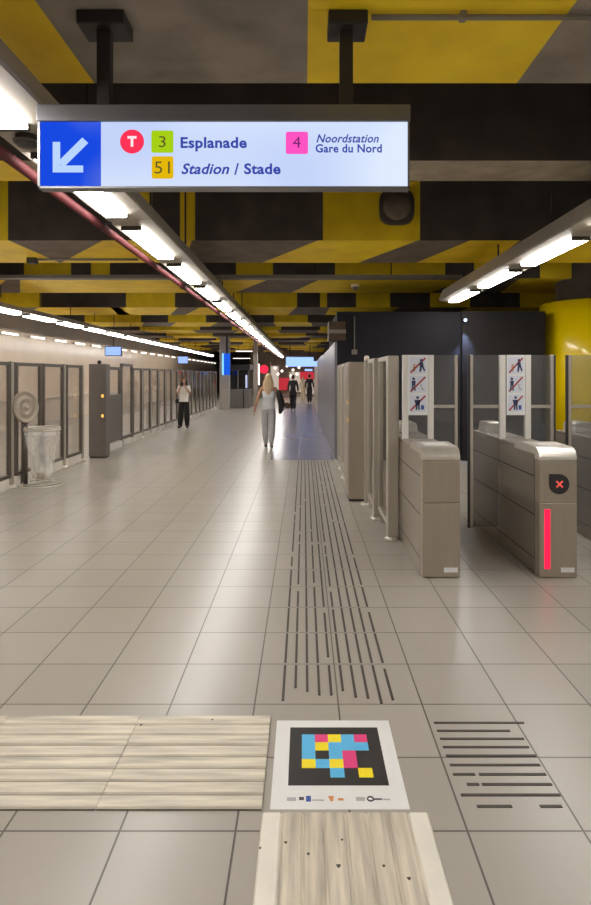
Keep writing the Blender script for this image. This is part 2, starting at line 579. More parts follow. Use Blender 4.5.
def make_light(name, side, label, group=None):
    """one luminaire with 1.35 m of lit diffuser on a 1.8 m trunk; side = which flank slopes wide"""
    t = thing(name, (0, 0, 0), label, 'ceiling light', group)
    s = side
    if s:
        prof = [(-s * 0.15, ZLT + 0.03), (s * 0.10, ZLT + 0.03), (s * 0.225, ZLT + 0.05), (s * 0.225, ZLT + 0.075), (s * 0.15, ZLT + 0.25), (-s * 0.15, ZLT + 0.25)]
    else:
        prof = [(-0.14, ZLT + 0.03), (0.14, ZLT + 0.03), (0.16, ZLT + 0.12), (-0.16, ZLT + 0.12)]
    MB().slab([(x, -0.225, z) for x, z in prof], (0, 1.79, 0)).build('trunk', 'trunk_grey', t)
    MB().box(-0.085, 0.085, 0.0, 1.35, ZLT - (0.004 if s else 0.028), ZLT + 0.03).build('diffuser', 'tube_light', t)
    for y0 in (-0.03, 1.35): MB().box(-0.09, 0.09, y0, y0 + 0.03, ZLT - 0.006, ZLT + 0.03).build('end_cap', 'trunk_dark', t)
    MB().cyl((0, 0.67, ZLT + 0.25), (0, 0.67, ZT), 0.012, seg=8).build('hanger', 'hanger_black', t)
    return t


XC, XLR, XRR = -1.57, -6.1, 2.70
mid = make_light('strip_light', 1, 'lit strip light at the upper edge beside the arrow end of the hanging sign')
mid.location = (XC, 1.87, 0)
for k in range(-5, 23):
    if k == 0: continue
    Y = 1.87 + 1.8 * k
    if k < 0:
        dup(mid, (XC, Y, 0), 'strip light of the middle row overhead, behind the viewpoint', 'strip lights behind the viewpoint')
    elif k <= 9:
        dup(mid, (XC, Y, 0), f'{ORD[k-1]} lit strip light in the middle row counted from the bottom of the hanging sign')
    else:
        dup(mid, (XC, Y, 0), 'tiny lit strip light where the middle row runs together at its far end', 'far strip lights of the middle row')
lft = make_light('strip_light', 0, 'strip light of the row over the platform, nearest one inside the frame at the far side')
lft.location = (XLR, 11.4, 0)
lft['label'] = 'lit strip light cut by the picture edge, nearest in the row over the platform'
for k in range(-6, 16):
    if k == 0: continue
    Y = 11.4 + 1.8 * k
    if k < 0:
        dup(lft, (XLR, Y, 0), 'strip light of the platform row overhead, outside the picture', 'platform strip lights outside the picture')
    elif k <= 7:
        dup(lft, (XLR, Y, 0), f'{ORD[k]} lit strip light from the picture edge in the row over the platform')
    else:
        dup(lft, (XLR, Y, 0), 'tiny lit strip light at the far end of the row over the platform', 'far strip lights of the platform row')
rgt = make_light('strip_light', -1, 'largest lit strip light above the ticket gates, nearest in its row')
rgt.location = (XRR, 5.87, 0)
for k, lb in ((1, 'middle one of the three lit strip lights above the ticket gates'), (2, 'last and smallest strip light above the ticket gates, ending before the black wall')):
    dup(rgt, (XRR, 5.87 + 1.8 * k, 0), lb)
for k in range(-6, 0):
    dup(rgt, (XRR, 5.87 + 1.8 * k, 0), 'strip light of the gate row overhead, outside the picture', 'gate strip lights outside the picture')

wwl = thing('wall_light', (0, 0, 0), 'slim lit strip under the dark bulkhead along the beige platform wall', 'wall light', 'slim strips along the beige platform wall')
MB().box(-0.10, -0.0, 0, 1.0, 2.79, 2.85).build('backplate', 'pale_ledge', wwl)
MB().box(0.0, 0.03, 0.03, 0.97, 2.795, 2.845).build('diffuser', 'wall_tube', wwl)
wwl.location = (XL + 0.10, 8.0, 0)
for k in range(1, 28):
    dup(wwl, (XL + 0.10, 8.0 + 1.85 * k, 0), wwl['label'], wwl['group'])

for k in range(-1, 3):  # outermost row is added out of view to light the yellow column
    dup(rgt, (7.0, 5.87 + 1.8 * k, 0), 'added unseen strip light of an outermost row, brightening the yellow column', 'added outer strip lights outside the picture')

# red pipe beside the middle row
t = thing('sprinkler_pipe', (-1.80, 2, 2.86), 'long red pipe running beside the middle row of strip lights', 'pipe')
MB().cyl((-1.80, -6, 2.90), (-1.80, 41, 2.90), 0.035, seg=12).build('pipe_run', 'red_pipe', t)
for yk in (1.6, 5.3, 8.9, 12.5, 16.2, 22, 28, 34):
    MB().ring((-1.80, yk, 2.90), 0.038, 0.008, n=16, seg=6, axis='y').box(-1.77, -1.70, yk - 0.015, yk + 0.015, 2.915, 2.93).build('clamp', 'hanger_black', t)
# loudspeaker between two lights
t = thing('loudspeaker', (-1.57, 3.40, 2.9), 'small round dark loudspeaker between strip lights beside the sign', 'loudspeaker')
MB().lathe([(0.001, -0.035), (0.05, -0.03), (0.062, -0.01), (0.062, 0.03)], (-1.57, 3.40, 2.9), seg=24).build('grille', 'speaker_dark', t)
MB().ring((-1.57, 3.40, 2.895), 0.066, 0.008, n=24).build('rim', 'trunk_dark', t)

# conduits, tray, camera, duct
t = thing('conduit_pipe', (0.3, 3.0, 3.37), 'thin grey conduit under the big yellow ceiling patch', 'pipe')
MB().cyl((0.34, 3.02, 3.375), (3.2, 3.02, 3.375), 0.014, seg=8).build('pipe_run', 'pipe_grey', t)
for x in (0.8, 1.6, 2.4): MB().box(x - 0.015, x + 0.015, 3.0, 3.04, 3.36, 3.40).build('clip', 'pipe_grey', t)
t = thing('conduit_pipe', (-4.0, 9.3, 3.37), 'thin conduit with an end box under the yellow beam left of the red pipe', 'pipe')
MB().cyl((wx(34, 9.3), 9.3, 3.375), (wx(138, 9.3), 9.3, 3.375), 0.018, seg=8).build('pipe_run', 'pipe_grey', t)
MB().box(wx(28, 9.3), wx(37, 9.3), 9.24, 9.36, 3.31, 3.40).build('end_box', 'speaker_dark', t, bevel=0.01)
t = thing('cable_tray', (-1.5, 11.0, 3.35), 'long flat cable tray crossing under the third painted beam', 'cable tray')
MB().box(-7.5, wx(462, 11.0), 10.9, 11.1, 3.345, 3.375).box(-7.5, wx(462, 11.0), 10.9, 10.91, 3.375, 3.41).box(-7.5, wx(462, 11.0), 11.09, 11.1, 3.375, 3.41).build('trough', 'pipe_grey', t)
for x in (-6, -4, -2.4, 0.2, 1.6, 2.6): MB().cyl((x, 11.0, 3.37), (x, 11.0, ZT), 0.01, seg=6).build('hanger', 'hanger_black', t)
t = thing('security_camera', (1.02, 12.0, 3.36), 'small dome camera under the yellow beam right of the middle lights', 'camera')
MB().cyl((1.02, 12, 3.35), (1.02, 12, 3.4), 0.075, seg=20).build('mount', 'cream', t)
MB().lathe([(0.001, -0.07), (0.04, -0.058), (0.062, -0.03), (0.07, 0)], (1.02, 12, 3.35), seg=20).build('dome', 'pipe_grey', t)
t = thing('duct_stub', (1.24, 8.0, 3.84), 'dark rounded duct opening on the yellow beam face beside the sign', 'duct')
c = Vector((1.245, 8.02, 3.84))
pts = []
for i in range(32):
    a = 2 * PI * i / 32
    ca, sa = math.cos(a), math.sin(a)
    pts.append((c.x + 0.235 * math.copysign(abs(ca) ** 0.6, ca), 8.02, c.z + 0.24 * math.copysign(abs(sa) ** 0.6, sa)))
MB().slab(pts, (0, 0.09, 0)).build('collar', 'black_paint', t, bevel=0.015)
MB().lathe([(0.001, 0.06), (0.12, 0.05), (0.17, 0.02), (0.185, 0.0), (0.19, -0.03)], None, seg=28, M=Matrix.Translation((c.x, 8.01, c.z)) @ Matrix.Rotation(PI / 2, 4, 'X')).build('grille', 'brown_paint', t)

# ------------------------------------------------------------------ hanging direction sign
YS = 3.05
def sp(x, y): return (wx(x, YS), wz(y, YS))
sg = thing('direction_sign', (wx(223, YS), YS, 2.53), 'long backlit hanging direction sign with blue arrow field and tram line numbers', 'sign')
x0, zt = sp(38, 122); x1, zb = sp(409.5, 188.5)
mb = MB()
mb.box(x0, x1, YS + 0.01, YS + 0.06, zb, zt)
mb.box(x0, x0 + 0.012, YS - 0.006, YS + 0.01, zb, zt).box(x1 - 0.010, x1, YS - 0.006, YS + 0.01, zb, zt).box(x0, x1, YS - 0.006, YS + 0.01, zb, zb + 0.010)
mb.build('housing', 'sign_frame', sg)
zh = wz(105, YS)
MB().box(x0 - 0.005, x1 + 0.004, YS - 0.012, YS + 0.07, zt, zh).build('header_bar', 'sign_header', sg, bevel=0.006)
bx0, bx1 = wx(40.3, YS), wx(101, YS)
MB().box(bx0, bx1, YS, YS + 0.012, zb + 0.010, zt).build('arrow_panel', 'sign_blue', sg)
white = MB().box(bx1, x1 - 0.010, YS, YS + 0.012, zb + 0.010, zt).build('text_panel', 'sign_white', sg)


def ink(name, polys, m, lift, parent, th=0.0015):
    mb = MB()
    for p in polys:
        mb.slab([(wx(a, YS), YS - lift, wz(b, YS)) for a, b in p], (0, -th, 0))
    return mb.build(name, m, parent)


def arc(cx, cy, r, a0, a1, n=8): return [(cx + r * math.cos(math.radians(a0 + (a1 - a0) * i / n)), cy + r * math.sin(math.radians(a0 + (a1 - a0) * i / n))) for i in range(n + 1)]


def rsq(x0, y0, x1, y1, r=2.0):
    return arc(x1 - r, y1 - r, r, 0, 90, 4) + arc(x0 + r, y1 - r, r, 90, 180, 4) + arc(x0 + r, y0 + r, r, 180, 270, 4) + arc(x1 - r, y0 + r, r, 270, 360, 4)


ink('arrow', [[(52.8, 142), (60.2, 142), (60.2, 172.4), (52.8, 172.4)], [(60.2, 165.6), (83.2, 165.6), (83.2, 172.4), (60.2, 172.4)],
              [(82.4, 137.6), (88.2, 143.0), (63.5, 167.5), (57.8, 162.0)]], 'sign_arrow_white', 0.0, sg)
ink('line_badge', [arc(132.1, 141.6, 12, 0, 345, 30)], 'sign_red', 0, sg)
ink('line_badge', [rsq(151.4, 130.6, 173.4, 152.8)], 'sign_green', 0, sg)
ink('line_badge', [rsq(151.8, 156.4, 173.4, 178.6)], 'sign_orange', 0, sg)
ink('line_badge', [rsq(285.8, 131.8, 308.0, 154)], 'sign_pink', 0, sg)


def text_mesh(s, bold=0.0, italic=False, spacing=1.0):
    cu = bpy.data.curves.new('t', 'FONT')
    cu.body = s
    cu.size = 1
    cu.offset = bold
    cu.shear = 0.28 if italic else 0
    cu.space_character = spacing
    cu.resolution_u = 4
    cu.extrude = 0.0
    o = bpy.data.objects.new('t', cu)
    COL.objects.link(o)
    bpy.context.view_layer.update()
    me = bpy.data.meshes.new_from_object(o.evaluated_get(bpy.context.evaluated_depsgraph_get()))
    bpy.data.objects.remove(o)
    bpy.data.curves.remove(cu)
    return me


def lettering(name, s, box, m, parent, lift=0.002, bold=0.018, italic=False, plane=None):
    """text whose tight outline fills box = (x0, y_top, x1, y_bottom) in sign pixels"""
    me = text_mesh(s, bold, italic, 1.05)
    xs = [v.co.x for v in me.vertices]; ys = [v.co.y for v in me.vertices]
    ax, bx, ay, by = min(xs), max(xs), min(ys), max(ys)
    for v in me.vertices:
        u = (v.co.x - ax) / (bx - ax); w = (v.co.y - ay) / (by - ay)
        v.co = (wx(box[0] + u * (box[2] - box[0]), YS), YS - lift, wz(box[3] + w * (box[1] - box[3]), YS))
    me.name = name
    return link_mesh(name, me, m, parent)


lettering('letter', 'T', (127.6, 136.2, 136.6, 146.8), 'sign_letter_white', sg, bold=0.05)
lettering('digit', '3', (158.8, 136.2, 165.8, 147.4), 'sign_digit', sg, bold=0.0)
lettering('digit', '51', (154.6, 161.6, 170, 173.8), 'sign_digit', sg, bold=0.0)
lettering('digit', '4', (292.8, 136.8, 300.6, 147.8), 'sign_digit_pink', sg, bold=0.0)
lettering('lettering', 'Esplanade', (180.6, 137.2, 246.8, 151.6), 'sign_ink', sg, bold=0.03)
lettering('lettering', 'Stadion', (181.4, 163.4, 229.4, 174.4), 'sign_ink', sg, bold=0.025, italic=True)
lettering('lettering', '/', (234.2, 163.2, 239, 175), 'sign_ink', sg, bold=0.02)
lettering('lettering', 'Stade', (244.2, 163.4, 280.6, 174.4), 'sign_ink', sg, bold=0.03)
lettering('lettering', 'Noordstation', (316.4, 134.4, 378.8, 142.8), 'sign_ink', sg, bold=0.02, italic=True)
lettering('lettering', 'Gare du Nord', (315.6, 144.2, 381.8, 152.8), 'sign_ink', sg, bold=0.025)
for cx, bx in ((103, (80, 127)), (346.5, (328, 367))):
    h = MB().box(wx(cx, YS) - 0.034, wx(cx, YS) + 0.034, YS + 0.0, YS + 0.06, zh, 3.34).build('hanger', 'hanger_black', sg, bevel=0.004)
    MB().box(wx(bx[0], YS), wx(bx[1], YS), YS - 0.06, YS + 0.12, 3.33, 3.40).build('ceiling_bracket', 'hanger_black', h, bevel=0.008)

# ------------------------------------------------------------------ floor markings
tp = thing('tactile_path', (0.165, 3, 0), 'long path of ten dark guide lines running up the corridor floor', 'tactile marking')
rnd = random.Random(11)
ends = [2.9, 2.985, 2.985, 2.95, 2.95, 2.99, 2.93, 2.92, 2.875, 2.905]
for i in range(10):
    x = -0.102 + i * 0.0592
    mb = MB()
    y = ends[i]
    joints = [2.07 + 0.4 * k for k in range(2, 24)]
    for jn in joints + [11.15]:
        if jn - y < 0.1: continue
        a, b = y + (0.015 if y > 3 else 0), min(jn, 11.15) - 0.015
        if rnd.random() < 0.18: b -= rnd.uniform(0.02, 0.12)
        if rnd.random() < 0.1: a += rnd.uniform(0.02, 0.08)
        if b > a + 0.03: mb.box(x - 0.0065, x + 0.0065, a, b, 0.0, 0.0025)
        y = jn
        if jn >= 11.15: break
    mb.build('guide_line', 'groove_dark', tp)

tq = thing('tactile_patch', (0.85, 2.4, 0), 'patch of worn dark crosswise bars on tiles right of the colour-block floor sticker', 'tactile marking')
def bar(segs, yp):
    mb = MB()
    Y = 942.0 / (yp - VY)
    for a, b in segs: mb.box(wx(a, Y), wx(b, Y), Y - 0.0065, Y + 0.0065, 0, 0.0025)
    mb.build('guide_bar', 'groove_dark', tq)
for segs, yp in (([(434, 524)], 723), ([(437, 510)], 731), ([(440, 524)], 739), ([(443, 529)], 747.3), ([(446, 536)], 756), ([(450, 540)], 765.2),
                 ([(453, 475), (479, 546)], 774.6), ([(467, 479), (482, 552)], 784.6), ([(461, 560)], 795.2), ([(477, 512), (540, 562)], 806.6)):
    bar(segs, yp)


def tactile_plate(loc, along, label, spots=()):
    """0.6 m ivory plate with flat-topped ridges; along=True: ridges run away from the viewer"""
    t = thing('tactile_plate', loc, label, 'tactile plate')
    mb = MB()
    mb.box(-0.298, 0.298, 0.002, 0.598, 0, 0.004)
    mm = 'worn_ivory_along' if along else 'worn_ivory_across'
    for v in mb.bm.verts: v.co += Vector(loc)
    mb.build('base_sheet', mm if along else 'groove_shade_dirt', t)
    n = 8
    for i in range(n):
        c = 0.038 + i * (0.6 - 0.076) / (n - 1)
        w, w2 = (0.0345, 0.030) if along else (0.0335, 0.0285)
        r = MB()
        if along:
            pr = [(c - 0.3 - w, 0.004), (c - 0.3 - w2, 0.0105), (c - 0.3 + w2, 0.0105), (c - 0.3 + w, 0.004)]
            r.slab([(loc[0] + a, loc[1] + 0.006, b) for a, b in pr], (0, 0.588, 0))
        else:
            pr = [(c - w, 0.004), (c - w2, 0.0105), (c + w2, 0.0105), (c + w, 0.004)]
            r.slab([(loc[0] - 0.299, loc[1] + a, b) for a, b in pr], (0.598, 0, 0))
        r.build('ridge', mm if 0 < i < n - 1 or not along else 'ivory_edge', t)
    for u, v, q in spots:
        c0 = Vector((loc[0] - 0.3 + 0.6 * u, loc[1] + 0.6 * v, 0.0104))
        MB().slab([c0 + Vector((q * (1 + 0.25 * math.sin(3 * a)) * math.cos(a), q * (1 + 0.25 * math.sin(3 * a)) * math.sin(a), 0)) for a in [2 * PI * k / 10 for k in range(10)]], (0, 0, 0.0012)).build('gum_spot', 'spot_dark', t)
    return t


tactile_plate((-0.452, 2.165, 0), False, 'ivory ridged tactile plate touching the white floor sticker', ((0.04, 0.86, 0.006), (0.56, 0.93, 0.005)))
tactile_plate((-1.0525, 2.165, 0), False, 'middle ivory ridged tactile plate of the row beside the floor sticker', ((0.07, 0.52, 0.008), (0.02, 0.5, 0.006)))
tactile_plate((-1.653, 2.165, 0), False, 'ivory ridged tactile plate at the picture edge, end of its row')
tactile_plate((0.146, 1.55, 0), True, 'ivory tactile plate with lengthwise ridges in front of the floor sticker', ((0.155, 0.76, 0.005), (0.44, 0.60, 0.007), (0.80, 0.52, 0.006), (0.68, 0.60, 0.005), (0.28, 0.68, 0.005), (0.47, 0.78, 0.004), (0.015, 0.72, 0.004)))

# colour-block floor sticker
st = thing('floor_sticker', (0.13, 2.45, 0), 'white floor sticker with a black field of coloured squares', 'sticker')
MB().box(-0.123, 0.384, 2.172, 2.732, 0, 0.0015).build('sheet', 'sticker_white', st)
MB().box(-0.061, 0.326, 2.298, 2.677, 0.0015, 0.0022).build('black_field', 'sticker_black', st)
GR = ['BPYBP', 'BYBBB', 'BKBPK', 'YBYPK', 'KKBKY']
cs = 0.0562
for r in range(5):
    for c in range(5):
        k = GR[r][c]
        if k == 'K': continue
        xa, yb = -0.009 + c * cs, 2.624 - r * cs
        MB().box(xa, xa + cs, yb - cs, yb, 0.0022, 0.0028).build('colour_square', {'B': 'sticker_cyan', 'P': 'sticker_pink', 'Y': 'sticker_yellow'}[k], st)
def logo(x0, x1, y0, y1, m): MB().box(x0, x1, y0, y1, 0.0015, 0.0021).build('printed_logo', m, st)
yl = 2.225
def lx(px): return wx(px, yl)
logo(lx(287), lx(296), yl - 0.010, yl + 0.008, 'grey_print')
logo(lx(299), lx(304), yl - 0.006, yl + 0.010, 'dark_print')
logo(lx(306), lx(311), yl - 0.014, yl + 0.016, 'blue_print')
logo(lx(312), lx(324), yl - 0.010, yl - 0.003, 'grey_print')
mb = MB(); mb.slab([(lx(328), yl + 0.015, 0.0015), (lx(334), yl + 0.015, 0.0015), (lx(333), yl - 0.012, 0.0015), (lx(330.5), yl - 0.012, 0.0015)], (0, 0, 0.0006)); mb.build('printed_logo', 'orange_print', st)
logo(lx(338), lx(343.5), yl - 0.008, yl + 0.004, 'orange_print')
logo(lx(356), lx(365), yl - 0.010, yl + 0.010, 'grey_print')
MB().ring((lx(370.5), yl, 0.0018), 0.011, 0.003, n=20, seg=6).build('printed_logo', 'dark_print', st)
logo(lx(374), lx(382), yl - 0.005, yl + 0.003, 'dark_print')
logo(lx(382.6), lx(390), yl - 0.006, yl + 0.001, 'grey_print')

# ------------------------------------------------------------------ ticket gates
YG = 4.66


def picto(parent, x0, x1, z0, z1, y, kind):
    """one prohibition pictogram: pale square, figure, object, diagonal bar"""
    w, h = x1 - x0, z1 - z0
    sq = MB().box(x0, x1, y - 0.001, y, z0, z1).build('pictogram', 'pale_blue_print', parent)
    def q(u, v): return (x0 + u * w, y - 0.0012, z0 + v * h)
    def pl(name, polys, m):
        mb = MB()
        for p in polys: mb.slab([q(*a) for a in p], (0, -0.0006, 0))
        mb.build(name, m, sq)
    if kind == 0:      # walking adult in front of a small one
        pl('figure', [arc(0.70, 0.80, 0.085, 0, 345, 14), [(0.58, 0.70), (0.80, 0.70), (0.84, 0.45), (0.62, 0.42)], [(0.62, 0.45), (0.76, 0.45), (0.68, 0.12), (0.58, 0.12)], [(0.72, 0.47), (0.84, 0.45), (0.95, 0.18), (0.86, 0.15)]], 'navy_print')
        pl('small_figure', [arc(0.28, 0.52, 0.06, 0, 345, 12), [(0.2, 0.44), (0.36, 0.44), (0.34, 0.16), (0.22, 0.16)]], 'orange_print')
    elif kind == 1:    # figure and a thrown thing
        pl('figure', [arc(0.24, 0.82, 0.085, 0, 345, 14), [(0.12, 0.71), (0.37, 0.71), (0.34, 0.42), (0.14, 0.42)], [(0.14, 0.43), (0.23, 0.43), (0.2, 0.12), (0.1, 0.12)], [(0.25, 0.43), (0.34, 0.43), (0.37, 0.12), (0.28, 0.12)]], 'navy_print')
        pl('small_figure', [[(0.62, 0.52), (0.70, 0.54), (0.78, 0.28), (0.72, 0.26)], [(0.70, 0.30), (0.90, 0.22), (0.88, 0.14), (0.66, 0.2)]], 'grey_print')
    else:              # figure with a bag
        pl('figure', [arc(0.48, 0.83, 0.085, 0, 345, 14), [(0.28, 0.70), (0.66, 0.70), (0.60, 0.36), (0.38, 0.36)], [(0.38, 0.38), (0.48, 0.38), (0.46, 0.10), (0.36, 0.10)], [(0.5, 0.38), (0.6, 0.38), (0.62, 0.1), (0.52, 0.1)]], 'navy_print')
        pl('small_figure', [[(0.68, 0.38), (0.86, 0.38), (0.86, 0.12), (0.68, 0.12)]], 'blue_print')
    pl('bar', [[(0.02, 0.10), (0.09, 0.03), (0.98, 0.90), (0.91, 0.97)]], 'red_print')


def make_gate(xc, label, reader, stick=(0.0, 0.0), hood='clear_glass', leaves=(1, 1)):
    t = thing('ticket_gate', (xc, YG, 0), label, 'ticket gate')
    hw = 0.146
    W = lambda y: YG + y
    # core with the side profile, then skins
    prof = [(0.015, 0.02), (0.015, 0.90), (0.08, 0.97), (0.42, 0.975), (0.52, 0.955), (1.86, 0.95), (1.88, 0.02)]
    MB().slab([(xc - hw + 0.006, W(a), b) for a, b in prof], (2 * hw - 0.012, 0, 0)).build('body', 'gate_core', t)
    MB().box(xc - hw + 0.012, xc + hw - 0.012, W(0.03), W(1.86), 0, 0.02).build('plinth', 'rubber', t)
    # front: two steel panels with rounded flanks
    MB().box(xc - hw, xc + hw, W(0), W(0.10), 0.004, 0.582).build('lower_front_panel', 'gate_steel', t, bevel=0.008, seg=3)
    MB().box(xc - hw, xc + hw, W(0), W(0.10), 0.583, 0.915).build('upper_front_panel', 'gate_steel', t, bevel=0.008, seg=3)
    # rounded head cap
    cap = [(0.0, 0.917)] + [(0.092 - 0.092 * math.cos(math.radians(a)), 0.92 + 0.092 * math.sin(math.radians(a))) for a in range(0, 91, 15)] + [(0.40, 1.018), (0.46, 1.012), (0.56, 0.988), (0.56, 0.95), (0.10, 0.95), (0.10, 0.917)]
    MB().slab([(xc - hw - 0.001, W(a), b) for a, b in cap], (2 * hw + 0.002, 0, 0)).build('head_cap', 'bright_steel' if reader else 'steel', t, bevel=0.006)  # weaker light on the blank gate is put into its darker cap steel
    MB().box(xc - hw + 0.05, xc + hw - 0.05, W(0.12), W(0.34), 1.012, 1.019).build('card_reader_plate', 'white_post', t, bevel=0.001)
    MB().box(xc - hw, xc + hw, W(0.56), W(1.87), 0.952, 0.985).build('top_cover', 'side_steel', t, bevel=0.008)
    for s in (-1, 1):
        xa = xc + s * hw
        a, b = min(xa, xa - s * 0.02), max(xa, xa - s * 0.02)
        for (y0, y1) in ((0.112, 0.965), (0.975, 1.87)):
            for (z0, z1) in ((0.006, 0.118), (0.128, 0.462), (0.472, 0.768), (0.778, 0.95)):
                MB().box(a, b, W(y0), W(y1), z0, z1).build('side_panel', 'side_steel', t, bevel=0.003)
    # rounded hood at the far end
    hp = [(-0.11, 0.985), (-0.10, 1.07), (-0.08, 1.095), (0.08, 1.095), (0.10, 1.07), (0.11, 0.985)]
    MB().slab([(xc + a * 0.95, W(1.50), b) for a, b in hp], (0, 0.30, 0)).build('reader_hood', 'bright_steel', t, bevel=0.02, seg=3)
    MB().box(xc + 0.02, xc + hw - 0.02, W(-0.002), W(0.003), 0.045, 0.082).build('label_plate', 'white_print', t)
    # upright screen with the prohibition panel
    ys = W(0.94)
    for s in (-1, 1):
        xa = xc + s * 0.118
        MB().box(xa - 0.027, xa + 0.027, ys, ys + 0.05, 0.97, 1.766).build('screen_post', 'white_post', t, bevel=0.004)
    MB().box(xc - 0.092, xc + 0.092, ys + 0.018, ys + 0.03, 0.985, 1.76).build('screen_glass', 'leaf_glass', t)
    if stick is not None:
        sx0, sx1 = stick
        pn = MB().box(xc + sx0, xc + sx1, ys - 0.006, ys - 0.001, 1.205, 1.766).build('prohibition_panel', 'white_print', t)
        wd = sx1 - sx0
        for k in range(3):
            zt_ = 1.748 - k * 0.176
            picto(pn, xc + sx0 + wd * 0.08, xc + sx1 - wd * 0.08, zt_ - 0.158, zt_, ys - 0.006, k)
    for s, on in ((-1, leaves[0]), (1, leaves[1])):
        if not on: continue
        xa, xb = xc + s * 0.147, xc + s * (0.147 + on)
        lf = MB().box(min(xa, xb), max(xa, xb), ys + 0.02, ys + 0.032, 0.16, 1.766).build('door_leaf', 'leaf_glass', t)
        e0, e1 = xb - 0.014, xb + 0.014
        MB().box(e0, e1, ys + 0.008, ys + 0.044, 0.15, 1.768).build('leaf_edge', 'steel', lf, bevel=0.004)
        MB().box(e1 if s > 0 else e0 - 0.018, e1 + 0.018 if s > 0 else e0, ys + 0.012, ys + 0.04, 0.15, 1.766).build('rubber_seal', 'rubber', lf)
        MB().box(min(xa, xb), max(xa, xb), ys + 0.012, ys + 0.02, 1.27, 1.30).build('leaf_rail', 'steel', lf)
    if reader:
        cz, cx = 0.731, xc + 0.006
        pts = [(cx + 0.078 * math.cos(a), cz + 0.078 * math.sin(a)) for a in [math.radians(d) for d in range(180, 451, 15)]] + [(cx - 0.078, cz + 0.078)]
        rd = MB().slab([(a, W(0.003), b) for a, b in pts], (0, -0.012, 0)).build('card_reader', 'rubber', t, bevel=0.003)
        for ang in (45, -45):
            u = Vector((math.cos(math.radians(ang)), 0, math.sin(math.radians(ang))))
            n_ = Vector((-u.z, 0, u.x))
            o = Vector((cx, W(-0.009), cz))
            MB().slab([o + u * a * 0.034 + n_ * b * 0.006 for a, b in ((-1, -1), (1, -1), (1, 1), (-1, 1))], (0, -0.002, 0)).build('cross_mark', 'cross_red', rd)
        lb = MB().box(xc - 0.108, xc - 0.062, W(-0.003), W(0.004), 0.07, 0.535).build('led_strip', 'led_red', t, bevel=0.008, seg=3)
        lb['label'] = 'glowing red light strip'
    return t


G1, G2, G3 = 1.067, 1.975, 2.885
make_gate(G1, 'ticket gate with a plain blank front, nearest the guide lines', False, stick=(-0.098, 0.088), leaves=(0, 0.21))
make_gate(G2, 'ticket gate showing a red cross and a glowing red strip', True, stick=(-0.085, 0.085), leaves=(0.26, 0.20))
make_gate(G3, 'ticket gate at the picture edge, only its steel side showing', True, stick=(-0.085, 0.085), leaves=(0.25, 0.20))

# ------------------------------------------------------------------ barrier beside the gates
ZB = 1.765


def rail_post(name, x, Y, label, w=0.10, lamp=False):
    t = thing(name, (x, Y, 0), label, 'post')
    MB().box(x - w / 2, x + w / 2, Y - 0.035, Y + 0.035, 0.02, ZB).build('upright', 'steel', t, bevel=0.012, seg=3)
    MB().lathe([(0, 0.0), (0.07, 0), (0.07, 0.010), (0.062, 0.016), (0.055, 0.03), (0.0, 0.03)], (x - 0.01, Y, 0), seg=28).build('foot_flange', 'steel', t)
    if lamp:
        MB().lathe([(0.03, ZB), (0.03, ZB + 0.03), (0.022, ZB + 0.05), (0, ZB + 0.055)], (x, Y, 0), seg=16).build('cap_lamp', 'cream', t)
    return t


def barrier_panel(x, y0, y1, label, frame='dark_frame', group=None, z0=0.12):
    t = thing('glass_barrier_panel', (x, (y0 + y1) / 2, 0), label, 'glass barrier', group)
    mb = MB()
    f = 0.045
    mb.box(x - 0.025, x + 0.025, y0, y0 + f, z0, ZB).box(x - 0.025, x + 0.025, y1 - f, y1, z0, ZB)
    mb.box(x - 0.025, x + 0.025, y0 + f, y1 - f, ZB - f, ZB).box(x - 0.025, x + 0.025, y0 + f, y1 - f, z0, z0 + f)
    mb.build('frame', frame, t, bevel=0.004)
    MB().box(x - 0.005, x + 0.005, y0 + f, y1 - f, z0 + f, ZB - f).build('pane', 'barrier_glass', t)
    for ya in (y0 + 0.06, y1 - 0.10): MB().box(x - 0.02, x + 0.02, ya, ya + 0.04, 0, z0).build('support', frame, t)
    return t


rail_post('barrier_post', 0.855, 5.78, 'wide steel post nearest the blank ticket gate', 0.11)
barrier_panel(0.83, 5.84, 6.52, 'short glass panel between the two nearest steel posts by the gate', 'steel')
rail_post('barrier_post', 0.80, 6.58, 'second steel post behind the wide one by the gates', 0.09)
barrier_panel(0.79, 6.65, 7.22, 'glass panel between the second steel post and the tall steel cabinet', 'steel')
rail_post('barrier_post', 0.765, 7.32, 'steel post with a cream cap beside the tall steel cabinet', 0.06, lamp=True)
t = thing('steel_cabinet', (0.665, 7.5, 0), 'tall narrow steel cabinet beside the guide lines', 'cabinet')
MB().box(0.557, 0.775, 7.5, 8.0, 0.03, 1.745).build('body', 'gate_steel', t, bevel=0.008)
MB().box(0.567, 0.765, 7.51, 7.98, 0, 0.03).build('plinth', 'rubber', t)
MB().box(0.552, 0.557, 7.53, 7.97, 0.06, 1.71).build('door', 'side_steel', t, bevel=0.002)
for z in (1.22, 1.0): MB().box(0.545, 0.552, 7.53, 7.56, z, z + 0.04).build('indicator_lamp', 'led_amber', t)
for k, Y in enumerate((8.3, 9.2, 10.1, 10.95)):
    rail_post('barrier_post', 0.64, Y, f'{ORD[k]} thin steel post in the row behind the tall steel cabinet', 0.06)
    if k < 3: barrier_panel(0.64, Y + 0.085, Y + 0.66, f'{ORD[k]} edge-on glass panel in the row behind the tall steel cabinet', 'steel')

# ------------------------------------------------------------------ barrier along the platform
XB = -4.1


